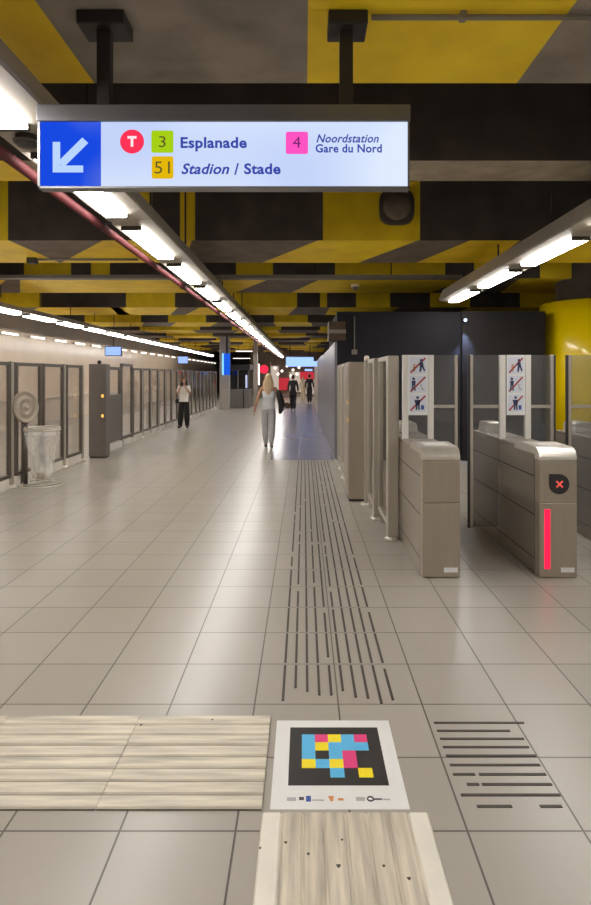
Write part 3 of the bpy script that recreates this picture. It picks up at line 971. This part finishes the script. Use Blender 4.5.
def platform_panel(y0, y1, label, group=None, post=True):
    t = thing('glass_barrier_panel', (XB, (y0 + y1) / 2, 0), label, 'glass barrier', group)
    f = 0.052
    z0 = 0.15
    mb = MB()
    mb.box(XB - 0.022, XB + 0.022, y0, y0 + f, z0, ZB).box(XB - 0.022, XB + 0.022, y1 - f, y1, z0, ZB)
    mb.box(XB - 0.022, XB + 0.022, y0 + f, y1 - f, ZB - 0.05, ZB).box(XB - 0.022, XB + 0.022, y0 + f, y1 - f, z0, z0 + 0.05)
    mb.build('frame', 'dark_frame', t, bevel=0.004)
    MB().box(XB - 0.005, XB + 0.005, y0 + f, y1 - f, z0 + 0.05, ZB - 0.05).build('pane', 'barrier_glass', t)
    if post:
        p = MB().box(XB - 0.03, XB + 0.03, y1 + 0.01, y1 + 0.07, 0.02, ZB + 0.01).build('post', 'steel', t, bevel=0.01)
        MB().lathe([(0, 0), (0.065, 0), (0.065, 0.015), (0.045, 0.05), (0, 0.05)], (XB + 0.01, y1 + 0.04, 0), seg=20).build('foot_flange', 'bright_steel', p)
    MB().box(XB - 0.035, XB + 0.035, y0 + 0.08, y1 - 0.08, 0, z0).build('plinth', 'pale_ledge', t, bevel=0.01)
    return t


platform_panel(6.55, 7.36, 'glass barrier panel just outside the picture before the clear bin', 'barrier panels outside the picture')
platform_panel(7.45, 8.36, 'glass barrier panel cut by the picture edge, in front of the clear bin')
platform_panel(8.52, 9.34, 'glass barrier panel directly behind the clear bin and its lid', post=False)
platform_panel(9.41, 10.20, 'second glass barrier panel beyond the clear bin')
platform_panel(10.33, 11.04, 'glass barrier panel touching the grey cabinet on its bin side')
t = thing('machine_cabinet', (-3.94, 11.45, 0), 'tall dark grey cabinet with two amber lamps in the platform barrier', 'cabinet')
MB().box(-4.11, -3.78, 11.45, 11.70, 0.03, 1.80).build('body', 'cabinet_grey', t, bevel=0.01)
MB().box(-4.10, -3.80, 11.47, 11.68, 0, 0.03).build('plinth', 'rubber', t)
MB().box(-4.07, -3.82, 11.44, 11.45, 0.10, 1.74).build('door', 'cabinet_grey', t, bevel=0.003)
for z in (1.16, 0.78): MB().box(-3.86, -3.82, 11.43, 11.44, z, z + 0.06).build('indicator_lamp', 'led_amber', t)
MB().ball((-3.95, 11.58, 1.835), 0.04).build('sensor_knob', 'speaker_dark', t)
t = thing('half_glazed_screen', (XB, 12.75, 0), 'grey half-glazed screen next to the cabinet with amber lamps', 'screen panel')
MB().box(XB - 0.03, XB + 0.03, 11.74, 13.38, 0.16, 1.17).build('lower_board', 'cabinet_grey', t, bevel=0.005)
MB().box(XB - 0.03, XB + 0.03, 11.74, 11.82, 1.17, ZB).box(XB - 0.03, XB + 0.03, 13.31, 13.38, 1.17, ZB).box(XB - 0.03, XB + 0.03, 11.82, 13.31, 1.70, ZB).build('frame', 'dark_frame', t)
MB().box(XB - 0.005, XB + 0.005, 11.82, 13.31, 1.17, 1.70).build('pane', 'barrier_glass', t)
MB().box(XB - 0.05, XB + 0.06, 11.76, 13.36, 0, 0.14).build('plinth', 'pale_ledge', t, bevel=0.01)
t = thing('barrier_door', (XB, 13.9, 0), 'narrow taller framed glass door right after the half-glazed screen', 'door')
mb = MB()
zb2 = 1.85
mb.box(XB - 0.025, XB + 0.025, 13.42, 13.49, 0.02, zb2).box(XB - 0.025, XB + 0.025, 14.24, 14.31, 0.02, zb2).box(XB - 0.035, XB + 0.035, 13.49, 14.24, zb2 - 0.06, zb2).box(XB - 0.035, XB + 0.035, 13.49, 14.24, 0.15, 0.22)
mb.build('frame', 'dark_frame', t, bevel=0.005)
MB().box(XB - 0.005, XB + 0.005, 13.49, 14.24, 0.22, zb2 - 0.06).build('pane', 'barrier_glass', t)
MB().box(XB - 0.04, XB + 0.05, 13.52, 14.2, 0, 0.13).build('plinth', 'pale_ledge', t, bevel=0.01)
for k in range(16):
    y0 = 14.36 + 0.85 * k
    if k < 8: platform_panel(y0, y0 + 0.76, f'{ORD[k]} glass barrier panel past the narrow framed door by the platform')
    else: platform_panel(y0, y0 + 0.76, 'narrow far glass barrier panel beyond the standing woman by the platform', 'far platform barrier panels')

# ------------------------------------------------------------------ clear bin
BX, BY = -3.76, 8.62
t = thing('waste_bin', (BX, BY, 0), 'see-through bag bin with raised round steel lid by the platform barrier', 'waste bin')
p = MB().cyl((BX - 0.255, BY, 0.0), (BX - 0.255, BY, 1.0), 0.045, seg=20).build('post', 'dark_frame', t)
hp = [(BX - 0.27, BY, 0.80), (BX - 0.24, BY, 0.80)]
MB().tube(hp, 0.02).build('bracket', 'steel', p)
MB().ring((BX, BY, 0.80), 0.235, 0.016, n=40).ring((BX, BY, 0.83), 0.235, 0.010, n=40).build('bag_ring', 'bright_steel', t)
MB().lathe([(0.26, 0.0), (0.29, 0.0), (0.29, 0.018), (0.26, 0.018), (0.26, 0.0)], (BX, BY, 0), seg=48).ring((BX, BY, 0.045), 0.26, 0.008, n=40).build('base_ring', 'bright_steel', t)
MB().tube([(BX - 0.27, BY, 0.012), (BX + 0.27, BY, 0.012)], 0.012).tube([(BX, BY - 0.27, 0.012), (BX, BY + 0.27, 0.012)], 0.012).build('base_spokes', 'steel', t)
mb = MB()
prof = [(0.242, 0.73), (0.236, 0.80), (0.226, 0.79), (0.20, 0.6), (0.165, 0.4), (0.15, 0.24), (0.125, 0.11), (0.07, 0.075), (0.0, 0.07)]
mb.lathe(prof, (BX, BY, 0), seg=40)
rb = random.Random(5)
for v in mb.bm.verts:
    d = Vector((v.co.x - BX, v.co.y - BY, 0))
    a = math.atan2(d.y, d.x)
    if v.co.z < 0.69: v.co += d * (0.06 * math.sin(7 * a + 5 * v.co.z) + 0.03 * math.sin(13 * a))
mb.build('clear_bag', 'bin_bag', t)
mb = MB()
for (dx, dy, z, r) in ((-0.06, -0.04, 0.16, 0.07), (0.05, 0.02, 0.15, 0.075), (0.0, -0.07, 0.22, 0.055), (-0.04, 0.06, 0.24, 0.05)):
    s0 = len(mb.bm.verts)
    mb.ball((BX + dx, BY + dy, z), r, r * 0.8, r * 0.75, 12, 8)
    mb.bm.verts.ensure_lookup_table()
    for v in mb.bm.verts[s0:]: v.co += Vector((rb.uniform(-1, 1), rb.uniform(-1, 1), rb.uniform(-1, 1))) * 0.010
mb.build('paper_litter', ['white_crumple'], t)
MB().ball((BX + 0.01, BY - 0.05, 0.13), 0.06, 0.06, 0.04, 10, 6).build('brown_litter', 'litter_brown', t)
# raised lid: a shallow round steel dish turned towards the hall
M = Matrix.Translation((BX - 0.235, BY - 0.03, 1.125)) @ Matrix.Rotation(math.radians(68), 4, 'Z') @ Matrix.Rotation(math.radians(84), 4, 'X')
ld = MB().lathe([(0.001, 0.035), (0.03, 0.034), (0.05, 0.016), (0.085, 0.014), (0.095, 0.022), (0.13, 0.020), (0.15, 0.010), (0.19, 0.012), (0.21, 0.03), (0.225, 0.028), (0.228, 0.0), (0.21, -0.01), (0.001, -0.012)], None, seg=48, M=M).build('lid', 'gate_steel', t)
MB().lathe([(0.001, 0.06), (0.02, 0.055), (0.028, 0.034)], None, seg=20, M=M).build('lid_knob', 'bright_steel', ld)

# ------------------------------------------------------------------ platform screens, wall fittings
def display(x, Y, z, w, h, label):
    t = thing('hanging_display', (x, Y, z), label, 'display')
    MB().box(x - w / 2, x + w / 2, Y, Y + 0.12, z, z + h).build('housing', 'speaker_dark', t, bevel=0.01)
    MB().box(x - w / 2 + 0.03, x + w / 2 - 0.03, Y - 0.006, Y, z + 0.03, z + h - 0.03).build('screen', 'screen_blue', t)
    MB().cyl((x, Y + 0.06, z + h), (x, Y + 0.06, ZS), 0.02, seg=8).build('hanger', 'hanger_black', t)


display(-7.0, 22.0, 2.30, 0.62, 0.37, 'blue lit display hung over the platform, nearer and larger of two')
display(-7.0, 34.7, 2.28, 0.60, 0.44, 'smaller farther blue display above the woman in the white top')
t = thing('spot_lamp', (2.96, 11.08, 2.6), 'tiny bluish spot lamp high on the black wall', 'lamp')
MB().box(2.93, 2.99, 11.02, 11.1, 2.58, 2.63).build('bracket', 'rubber', t)
MB().ball((2.96, 11.0, 2.595), 0.028).build('bulb', 'spot_blue', t)
L = bpy.data.lights.new('spot_lamp_beam', 'SPOT')
L.energy = 120; L.color = (0.45, 0.6, 1.0); L.spot_size = math.radians(50); L.spot_blend = 0.6; L.shadow_soft_size = 0.03
lo = bpy.data.objects.new('spot_lamp_beam', L); COL.objects.link(lo); lo.location = (2.96, 10.97, 2.55); lo.rotation_euler = (math.radians(8), 0, 0)
t = thing('wall_conduit', (0.93, 11.15, 2.4), 'thin pale conduit with a small box on the black wall', 'pipe')
MB().cyl((0.94, 11.17, 2.05), (0.94, 11.17, 2.68), 0.012, seg=8).build('pipe_run', 'pipe_grey', t)
MB().box(0.89, 0.99, 11.13, 11.2, 1.97, 2.06).build('junction_box', 'pipe_grey', t, bevel=0.008)

# ------------------------------------------------------------------ far end
t = thing('square_pillar', (-3.6, 27.9, 0), 'grey square pillar at the end of the platform barrier', 'pillar')
MB().box(-3.95, -3.5, 28.1, 28.5, 0, ZS).build('shaft', 'pillar_grey', t, bevel=0.02)
t = thing('square_pillar', (-2.4, 30.5, 0), 'slim pale pillar behind the striding woman, beside the grey booth', 'pillar')
MB().box(-2.62, -2.40, 31, 31.3, 0, ZS).build('shaft', 'pillar_grey', t, bevel=0.02)
MB().box(-2.36, -2.30, 31, 31.05, 1.1, 2.2).build('light_strip', 'shop_light', t)
t = thing('totem_sign', (-3.55, 27.0, 1.6), 'tall narrow blue lit sign on the pillar above the grey booth', 'sign')
MB().box(wx(223.6, 27.5), wx(229.8, 27.5), 27.5, 27.62, wz(375, 27.5), wz(353.5, 27.5)).build('panel', 'blue_panel', t)
MB().box(wx(222.2, 27.5), wx(223.8, 27.5), 27.46, 27.6, wz(375, 27.5), wz(353.5, 27.5)).build('lit_edge', 'blue_edge', t)
MB().box(wx(226, 27.5), wx(227.5, 27.5), 27.52, 27.6, wz(353.5, 27.5), ZS).build('hanger', 'hanger_black', t)
t = thing('service_booth', (-3.2, 29.3, 0), 'low dark grey booth with glass above, at the far end of the platform barrier', 'booth')
MB().box(wx(226, 29), wx(243, 29), 29, 31, 0, 0.9).build('counter', 'booth_grey', t, bevel=0.02)
MB().box(wx(244, 29), wx(249, 29), 29, 31, 0, 0.92).build('counter', 'booth_grey', t, bevel=0.02)
MB().box(wx(226, 29), wx(249, 29), 29.02, 29.05, 0.92, 1.85).build('window_pane', 'booth_glass', t)
for x in (226.3, 238, 248.7): MB().box(wx(x, 29) - 0.03, wx(x, 29) + 0.03, 28.99, 29.06, 0.9, 1.9).build('mullion', 'booth_grey', t)
MB().box(wx(226, 29) - 0.05, wx(249, 29) + 0.05, 28.9, 31.1, 1.87, 2.12).build('roof', 'hanger_black', t, bevel=0.03)
MB().box(wx(245.3, 29.5), wx(247, 29.5), 29.6, 29.65, wz(388, 29.5), wz(375, 29.5)).build('lamp_tube', 'shop_light', t)
t = thing('round_lamp_sign', (-2.0, 30.0, 1.7), 'round glowing red sign above the head of the striding woman', 'sign')
M = Matrix.Translation((wx(264, 30), 30, wz(369.2, 30))) @ Matrix.Rotation(PI / 2, 4, 'X')
MB().lathe([(0, 0.06), (0.19, 0.06), (0.215, 0.04), (0.215, -0.06), (0, -0.06)], None, seg=32, M=M).build('disc', 'red_lamp', t)
MB().cyl((wx(264, 30), 30, wz(365, 30)), (wx(264, 30), 30, ZS), 0.02, seg=8).build('hanger', 'hanger_black', t)
t = thing('direction_sign', (wx(301, 35), 35, 2.15), 'bright pale blue hanging sign at the far end of the corridor', 'sign')
MB().box(wx(286, 35), wx(313.5, 35), 35, 35.15, wz(366.5, 35), wz(357.2, 35)).build('lit_panel', 'far_sign', t)
MB().box(wx(313.5, 35), wx(318.5, 35), 35, 35.12, wz(366.5, 35), wz(361.2, 35)).build('side_panel', 'far_sign', t)
MB().box(wx(286, 35), wx(313.5, 35), 34.99, 35.16, wz(357.2, 35), wz(356, 35)).build('header_bar', 'sign_header', t)
for x in (290, 310): MB().cyl((wx(x, 35), 35.07, wz(356, 35)), (wx(x, 35), 35.07, ZS), 0.025, seg=8).build('hanger', 'hanger_black', t)
t = thing('direction_sign', (wx(308.5, 44), 44, 1.9), 'tiny lit sign under the far pale blue one', 'sign')
MB().box(wx(304.8, 44), wx(312.4, 44), 44, 44.1, wz(371, 44), wz(369, 44)).build('lit_panel', 'far_sign', t)
MB().cyl((wx(308.6, 44), 44.05, wz(369, 44)), (wx(308.6, 44), 44.05, ZS), 0.02, seg=8).build('hanger', 'hanger_black', t)
for lb, x0, x1, yv, Y in (('dim crosswise strip light above the grey booth, upper one', 236, 252, 351.5, 36), ('crosswise strip light just above the roof of the grey booth', 233, 252, 358.6, 50),
                          ('far crosswise strip light above the red round sign', 256, 270, 358.8, 48), ('pale crosswise strip light beside the end of the middle row', 270, 281, 362, 52)):
    t = thing('cross_light', (wx((x0 + x1) / 2, Y), Y, wz(yv, Y)), lb, 'ceiling light')
    MB().box(wx(x0, Y), wx(x1, Y), Y, Y + 0.25, wz(yv, Y), wz(yv, Y) + 0.04).build('diffuser', 'shop_light', t)
    MB().box(wx(x0, Y) - 0.04, wx(x1, Y) + 0.04, Y - 0.02, Y + 0.27, wz(yv, Y) + 0.04, wz(yv, Y) + 0.10).build('housing', 'trunk_grey', t)
    for x in (x0 + 2, x1 - 2): MB().cyl((wx(x, Y), Y + 0.12, wz(yv, Y) + 0.1), (wx(x, Y), Y + 0.12, ZT), 0.015, seg=6).build('hanger', 'hanger_black', t)
# red kiosk and shop front closing the hall
t = thing('shop_front', (-0.5, 46, 0), 'red and white lit shop front closing the far end of the corridor', 'shop front')
ys = 46
def sb(n, x0, x1, y0, y1, m, d=0.0): MB().box(wx(x0, ys), wx(x1, ys), ys - d, ys + 0.25, wz(y1, ys), wz(y0, ys)).build(n, m, t)
MB().box(wx(250, ys), wx(320, ys), ys + 0.25, ys + 0.5, 0, ZS).build('wall_panel', 'brown_bulkhead', t)
sb('fascia', 300, 318, 371.8, 379.5, 'shop_red_lit', 0.05)
sb('red_poster', 279, 289, 378, 390, 'shop_red_lit', 0.08)
sb('window_pane', 289.5, 301, 372, 392, 'shop_glow')
sb('window_pane', 271, 278.5, 366, 392, 'shop_glow')
sb('window_pane', 302, 317, 380, 394, 'shop_glow')
sb('frame', 270, 271, 362, 396, 'steel', 0.1)
sb('frame', 316, 317.6, 379, 396, 'cream', 0.1)
sb('sill', 270, 318, 394, 396.5, 'pillar_grey', 0.1)
for k, (x, yv) in enumerate(((275, 368), (282, 371), (287, 366), (293, 370), (297, 374), (291, 376), (299, 367.5), (278, 374))):
    q = MB().ball((wx(x, 45), 45.0, wz(yv, 45)), 0.10).build('globe_lamp', 'shop_light', t)
    MB().cyl((wx(x, 45), 45, wz(yv, 45) + 0.1), (wx(x, 45), 45, ZS), 0.012, seg=6).build('cord', 'hanger_black', q)

# ------------------------------------------------------------------ people
def skin_mesh(nodes, edges, root=0, sub=1):
    """nodes: [(pos, radius)], grown by the Skin modifier into one tapering surface"""
    bm = bmesh.new()
    ly = bm.verts.layers.skin.verify()
    vs = []
    for i, (p, r) in enumerate(nodes):
        v = bm.verts.new(p)
        v[ly].radius = (r, r) if not isinstance(r, tuple) else r
        v[ly].use_root = (i == root)
        vs.append(v)
    for a, b in edges: bm.edges.new((vs[a], vs[b]))
    me = bpy.data.meshes.new('s')
    bm.to_mesh(me)
    bm.free()
    o = bpy.data.objects.new('s', me)
    COL.objects.link(o)
    o.modifiers.new('k', 'SKIN').use_smooth_shade = True
    sm = o.modifiers.new('s', 'SUBSURF')
    sm.levels = sub
    bpy.context.view_layer.update()
    r = bpy.data.meshes.new_from_object(o.evaluated_get(bpy.context.evaluated_depsgraph_get()))
    bpy.data.objects.remove(o)
    bpy.data.meshes.remove(me)
    return r


def remesh(me, vox):
    o = bpy.data.objects.new('r', me)
    COL.objects.link(o)
    m = o.modifiers.new('r', 'REMESH')
    m.mode = 'VOXEL'
    m.voxel_size = vox
    s = o.modifiers.new('sm', 'SMOOTH')
    s.factor = 0.5
    s.iterations = 2
    bpy.context.view_layer.update()
    r = bpy.data.meshes.new_from_object(o.evaluated_get(bpy.context.evaluated_depsgraph_get()))
    bpy.data.objects.remove(o)
    for p in r.polygons: p.use_smooth = True
    return r


def lerp(a, b, t): return Vector(a) * (1 - t) + Vector(b) * t


def person(label, loc, rot, height, J, cloth, vox=0.009, extra=None):
    """J: joints at 1.7 m scale, facing +Y before the turn. cloth: look of each garment."""
    S = height / 1.70
    t = thing('person', loc, label, 'person')
    V = {k: Vector(v) for k, v in J.items()}
    M = Matrix.Rotation(rot, 4, 'Z') @ Matrix.Scale(S, 4)
    # one body
    N, E = [], []
    idx = {}
    def nd(k, p, r, prev=None):
        idx[k] = len(N); N.append((p, r))
        if prev: E.append((idx[prev], idx[k]))
    nd('pelvis', V['pelvis'], (0.135, 0.10))
    nd('waist', V['waist'], (0.105, 0.085), 'pelvis'); nd('chest', V['chest'], (0.13, 0.10), 'waist')
    nd('neck', V['neck'], 0.055, 'chest'); nd('skull', lerp(V['neck'], V['head'], 0.6), 0.05, 'neck')
    for s in 'lr':
        nd('sh' + s, V['sh' + s], 0.052, 'chest'); nd('el' + s, V['el' + s], 0.038, 'sh' + s); nd('wr' + s, V['wr' + s], 0.026, 'el' + s)
        hd = V['wr' + s] + (V['wr' + s] - V['el' + s]).normalized() * 0.075
        nd('hand' + s, hd, 0.030, 'wr' + s)
        nd('hip' + s, V['hip' + s], 0.088, 'pelvis'); nd('kn' + s, V['kn' + s], 0.055, 'hip' + s)
        nd('calf' + s, lerp(V['kn' + s], V['an' + s], 0.35), 0.054, 'kn' + s); nd('an' + s, V['an' + s], 0.036, 'calf' + s); nd('toe' + s, V['toe' + s], 0.032, 'an' + s)
    me = skin_mesh(N, E)
    bm = bmesh.new(); bm.from_mesh(me); bpy.data.meshes.remove(me)
    mb = MB(); mb.bm.free(); mb.bm = bm
    h = V['head']
    f = V.get('face', Vector((0, 1, 0))).normalized()
    side = f.cross(Vector((0, 0, 1))).normalized()
    mb.ball(h, 0.078, 0.092, 0.115)                                    # skull
    mb.ball(h + f * 0.022 - Vector((0, 0, 0.05)), 0.055, 0.062, 0.062)  # jaw
    mb.ball(h + f * 0.098 - Vector((0, 0, 0.012)), 0.014, 0.02, 0.024, 8, 6)   # nose
    for sg_ in (-1, 1): mb.ball(h + side * 0.079 * sg_ - Vector((0, 0, 0.01)), 0.014, 0.024, 0.034, 8, 6)
    for s, sd in (('l', -1), ('r', 1)):                                # five unequal bent fingers
        u = (V['wr' + s] - V['el' + s]).normalized()
        a = u.orthogonal().normalized() if abs(u.z) < 0.5 else Vector((0, 1, 0)).cross(u).cross(u).normalized() * -1
        w = u.cross(a).normalized()
        base = V['wr' + s] + u * 0.085
        for k, ln in enumerate((0.062, 0.075, 0.07, 0.055)):
            b = base + a * (k - 1.5) * 0.019
            m1 = b + u * ln * 0.55 + w * sd * 0.006
            m2 = b + u * ln + w * sd * -0.022
            mb.cyl(b - u * 0.03, m1, 0.0092, 0.0085, 8).cyl(m1, m2, 0.0085, 0.0072, 8)
        tb = V['wr' + s] + u * 0.035 + a * -0.028
        mb.cyl(tb, tb + u * 0.035 - a * 0.024, 0.011, 0.0095, 8).cyl(tb + u * 0.035 - a * 0.024, tb + u * 0.062 - a * 0.03, 0.0095, 0.008, 8)
    me = bpy.data.meshes.new('b'); bm.to_mesh(me); bm.free()
    me = remesh(me, vox)
    me.name = 'body'
    T = Matrix.Translation(Vector(loc)) @ M
    me.transform(T)
    body = link_mesh('body', me, cloth.get('skin', 'skin'), t)

    def worn(name, nodes, edges, m, root=0):
        g = skin_mesh(nodes, edges, root, 2)
        g.transform(T); g.name = name
        return link_mesh(name, g, m, t)

    # face
    fm = MB()
    for sg_ in (-1, 1): fm.ball(h + f * 0.083 + side * 0.031 * sg_ + Vector((0, 0, 0.012)), 0.012, 0.010, 0.008, 8, 6)
    fm.bm.transform(T)
    fm.build('eyes', 'black_hair', t)
    fm = MB(); fm.ball(h + f * 0.080 - Vector((0, 0, 0.058)), 0.022, 0.008, 0.008, 8, 6); fm.bm.transform(T); fm.build('mouth', 'lip', t)
    # trousers
    tn = [(V['pelvis'] + Vector((0, 0, 0.13)), (0.135, 0.105)), (V['pelvis'], (0.155, 0.12))]
    te = [(0, 1)]
    wide = cloth.get('wide', 0.02)
    for s in 'lr':
        i = len(tn)
        tn += [(V['hip' + s], 0.105), (lerp(V['hip' + s], V['kn' + s], 0.5), 0.088 + wide * 0.4), (V['kn' + s], 0.068 + wide), (lerp(V['kn' + s], V['an' + s], 0.5), 0.066 + wide), (lerp(V['kn' + s], V['an' + s], 0.95), 0.045 + cloth.get('cuff', wide)), (lerp(V['kn' + s], V['an' + s], cloth.get('length', 1.0)), 0.044 + cloth.get('cuff', wide))]
        te += [(1, i), (i, i + 1), (i + 1, i + 2), (i + 2, i + 3), (i + 3, i + 4), (i + 4, i + 5)]
    worn('trousers', tn, te, cloth['trousers'], 1)
    # top
    un = [(V['pelvis'] + Vector((0, 0, cloth.get('hem', 0.04) - 0.05)), (0.16, 0.125)), (V['pelvis'] + Vector((0, 0, cloth.get('hem', 0.04) + 0.03)), (0.155, 0.12)), (V['waist'], (0.125, 0.10)), (V['chest'], (0.15, 0.12)), (lerp(V['chest'], V['neck'], 0.75), 0.075)]
    ue = [(0, 1), (1, 2), (2, 3), (3, 4)]
    sl = cloth.get('sleeve', 0.6)
    for s in 'lr':
        i = len(un)
        if sl <= 0:
            un += [(lerp(V['chest'], V['sh' + s], 0.8), 0.058)]; ue += [(3, i)]
        else:
            un += [(V['sh' + s], 0.068)]; ue += [(3, i)]
            e1 = min(1.0, sl)
            un += [(lerp(V['sh' + s], V['el' + s], e1), 0.056)]; ue += [(i, i + 1)]
            if sl > 1:
                un += [(lerp(V['el' + s], V['wr' + s], (sl - 1) * 0.95), 0.045)]; ue += [(i + 1, i + 2)]
    worn('top', un, ue, cloth['top'], 1)
    # shoes
    for s in 'lr':
        d = (V['toe' + s] - V['an' + s])
        worn('shoe', [(V['an' + s] + Vector((0, -0.03, -0.035)), 0.042), (lerp(V['an' + s], V['toe' + s], 0.6) - Vector((0, 0, 0.012)), 0.045), (V['toe' + s] + d.normalized() * 0.02, 0.032)], [(0, 1), (1, 2)], cloth['shoe'])
    # hair
    hm = MB()
    hm.ball(h - f * 0.018 + Vector((0, 0, 0.022)), 0.09, 0.094, 0.112)
    hl = cloth.get('hair_len', 0.0)
    if hl > 0:
        n = 6
        for k in range(n):
            q = k / (n - 1)
            hm.ball(h - f * (0.05 + 0.035 * q) - Vector((0, 0, 0.02 + hl * q)), 0.098 - 0.03 * q * q + cloth.get('hair_wide', 0) * q * (1 - q), 0.06 - 0.02 * q, 0.085)
        if cloth.get('locks'):
            for sg_ in (-1, 1):
                for q in (0.0, 0.5, 1.0): hm.ball(h + side * sg_ * (0.083 + 0.02 * q) - Vector((0, 0, 0.02 + hl * 0.75 * q)), 0.034, 0.05, 0.075)
    me = bpy.data.meshes.new('h'); hm.bm.to_mesh(me); hm.bm.free()
    me = remesh(me, 0.012); me.transform(T); me.name = 'hair'
    # hair may not cover the face: push what lies ahead of it back
    link_mesh('hair', me, cloth['hair'], t)
    return t, T, V, worn


def stride(k=1.0, **over):
    J = dict(pelvis=(0, 0, .93), waist=(0, .0, 1.09), chest=(0, .0, 1.28), neck=(0, .0, 1.46), head=(0, .02, 1.585),
             shl=(-.165, 0, 1.385), shr=(.165, 0, 1.385), ell=(-.22, -.05, 1.12), elr=(.22, .03, 1.12), wrl=(-.235, -.03, .88), wrr=(.235, .12, .90),
             hipl=(-.085, 0, .88), hipr=(.085, 0, .88), knl=(-.08, .10 * k, .49), knr=(.075, -.02 * k, .49),
             anl=(-.065, .14 * k, .085), anr=(.07, -.22 * k, .11), toel=(-.075, .26 * k + .04, .035), toer=(.08, -.10 * k, .035))
    J.update(over)
    return J


# woman in grey walking away with long blond hair and a black jacket and bag on her arm
t, T, V, worn = person('woman walking away with long blond hair, grey top and trousers, black jacket on her arm', (wx(268.5, 13.1), 13.1, 0), 0, 1.61,
    stride(0.6, elr=(.255, -.02, 1.14), wrr=(.30, .14, 1.02), ell=(-.25, -.08, 1.13), wrl=(-.30, -.12, .90)),
    dict(skin='tan_skin', trousers='grey_trousers', top='grey_top', shoe='shoe_grey', hair='blond_hair', hair_len=0.26, hair_wide=0.16, sleeve=0.0, wide=0.022, cuff=0.008, hem=0.07))
worn('jacket', [((.22, -.03, 1.34), .055), ((.27, -.03, 1.15), .085), ((.31, .0, 1.0), .09), ((.29, .0, .88), .07), ((.26, 0, .78), .03)], [(0, 1), (1, 2), (2, 3), (3, 4)], 'black_cloth')
worn('handbag', [((.36, .05, 1.02), .06), ((.44, .06, .98), .085), ((.47, .06, .90), .06)], [(0, 1), (1, 2)], 'brown_cloth')

# woman standing by the platform barrier, hands at her face
t, T, V, worn = person('woman standing in white top and black trousers, holding a phone up to her face', (wx(184, 18.1), 18.1, 0), PI, 1.53,
    stride(0.0, ell=(-.21, .08, 1.15), elr=(.21, .08, 1.15), wrl=(-.10, .22, 1.36), wrr=(.07, .22, 1.38), hipl=(-.085, 0, .88), knl=(-.10, .03, .49), knr=(.10, .03, .49),
           anl=(-.11, 0, .085), anr=(.13, 0, .085), toel=(-.13, .13, .035), toer=(.16, .13, .035)),
    dict(trousers='black_cloth', top='white_top', shoe='black_cloth', hair='black_hair', hair_len=0.20, hair_wide=0.14, locks=True, sleeve=0.85, wide=0.035, cuff=0.03, length=1.12, hem=0.06))
ph = MB().box(-.035, .035, .30, .312, 1.40, 1.54); ph.bm.transform(T); ph.build('phone', 'rubber', t)
worn('shoulder_bag', [((.20, -.02, .98), .07), ((.23, 0, .90), .085), ((.22, 0, .82), .06)], [(0, 1), (1, 2)], 'black_cloth')

# two dark figures and one pale one far down the corridor
person('person in dark coat walking away down the blue-tinted floor', (wx(293, 27), 27, 0), 0, 1.62,
       stride(0.5), dict(trousers='black_cloth', top='black_cloth', shoe='black_cloth', hair='black_hair', sleeve=1.9, wide=0.02, hem=-0.1), vox=0.014)
person('person in black farther away beside the ribbed metal wall', (wx(309.5, 34.5), 34.5, 0), 0, 1.66,
       stride(0.8), dict(trousers='black_cloth', top='black_cloth', shoe='black_cloth', hair='black_hair', sleeve=1.9, wide=0.02, hem=-0.1), vox=0.014)
person('person in pale beige clothes between the two dark walkers', (wx(303, 37), 37, 0), 0, 1.5,
       stride(0.6), dict(trousers='beige_cloth', top='beige_cloth', shoe='beige_cloth', hair='blond_hair', sleeve=1.9, wide=0.02, hem=-0.1), vox=0.014)

# ------------------------------------------------------------------ world, camera, view
w = bpy.data.worlds.new('hall_air')
w.use_nodes = True
w.node_tree.nodes['Background'].inputs[0].default_value = (0.9, 0.95, 1.0, 1)
w.node_tree.nodes['Background'].inputs[1].default_value = 0.02
SC.world = w
cam = bpy.data.cameras.new('camera')
co = bpy.data.objects.new('camera', cam)
COL.objects.link(co)
co.location = (0, 0, EYE)
co.rotation_euler = (PI / 2, 0, 0)
cam.sensor_fit = 'VERTICAL'
cam.sensor_height = 36.0
cam.sensor_width = 36.0 * 591 / 905
cam.lens = 36.0 * F / 905.0
cam.shift_x = -(VX - 295.5) / 905.0
cam.shift_y = -(452.5 - VY) / 905.0
cam.clip_end = 200
SC.camera = co
SC.view_settings.view_transform = 'Standard'
SC.view_settings.look = 'None'
SC.view_settings.gamma = 1.0
SC.view_settings.use_curve_mapping = False
SC.view_settings.exposure = 0.0
SC.cycles.use_denoising = True
SC.cycles.sample_clamp_indirect = 6.0
SC.cycles.max_bounces = 8
SC.cycles.transparent_max_bounces = 32
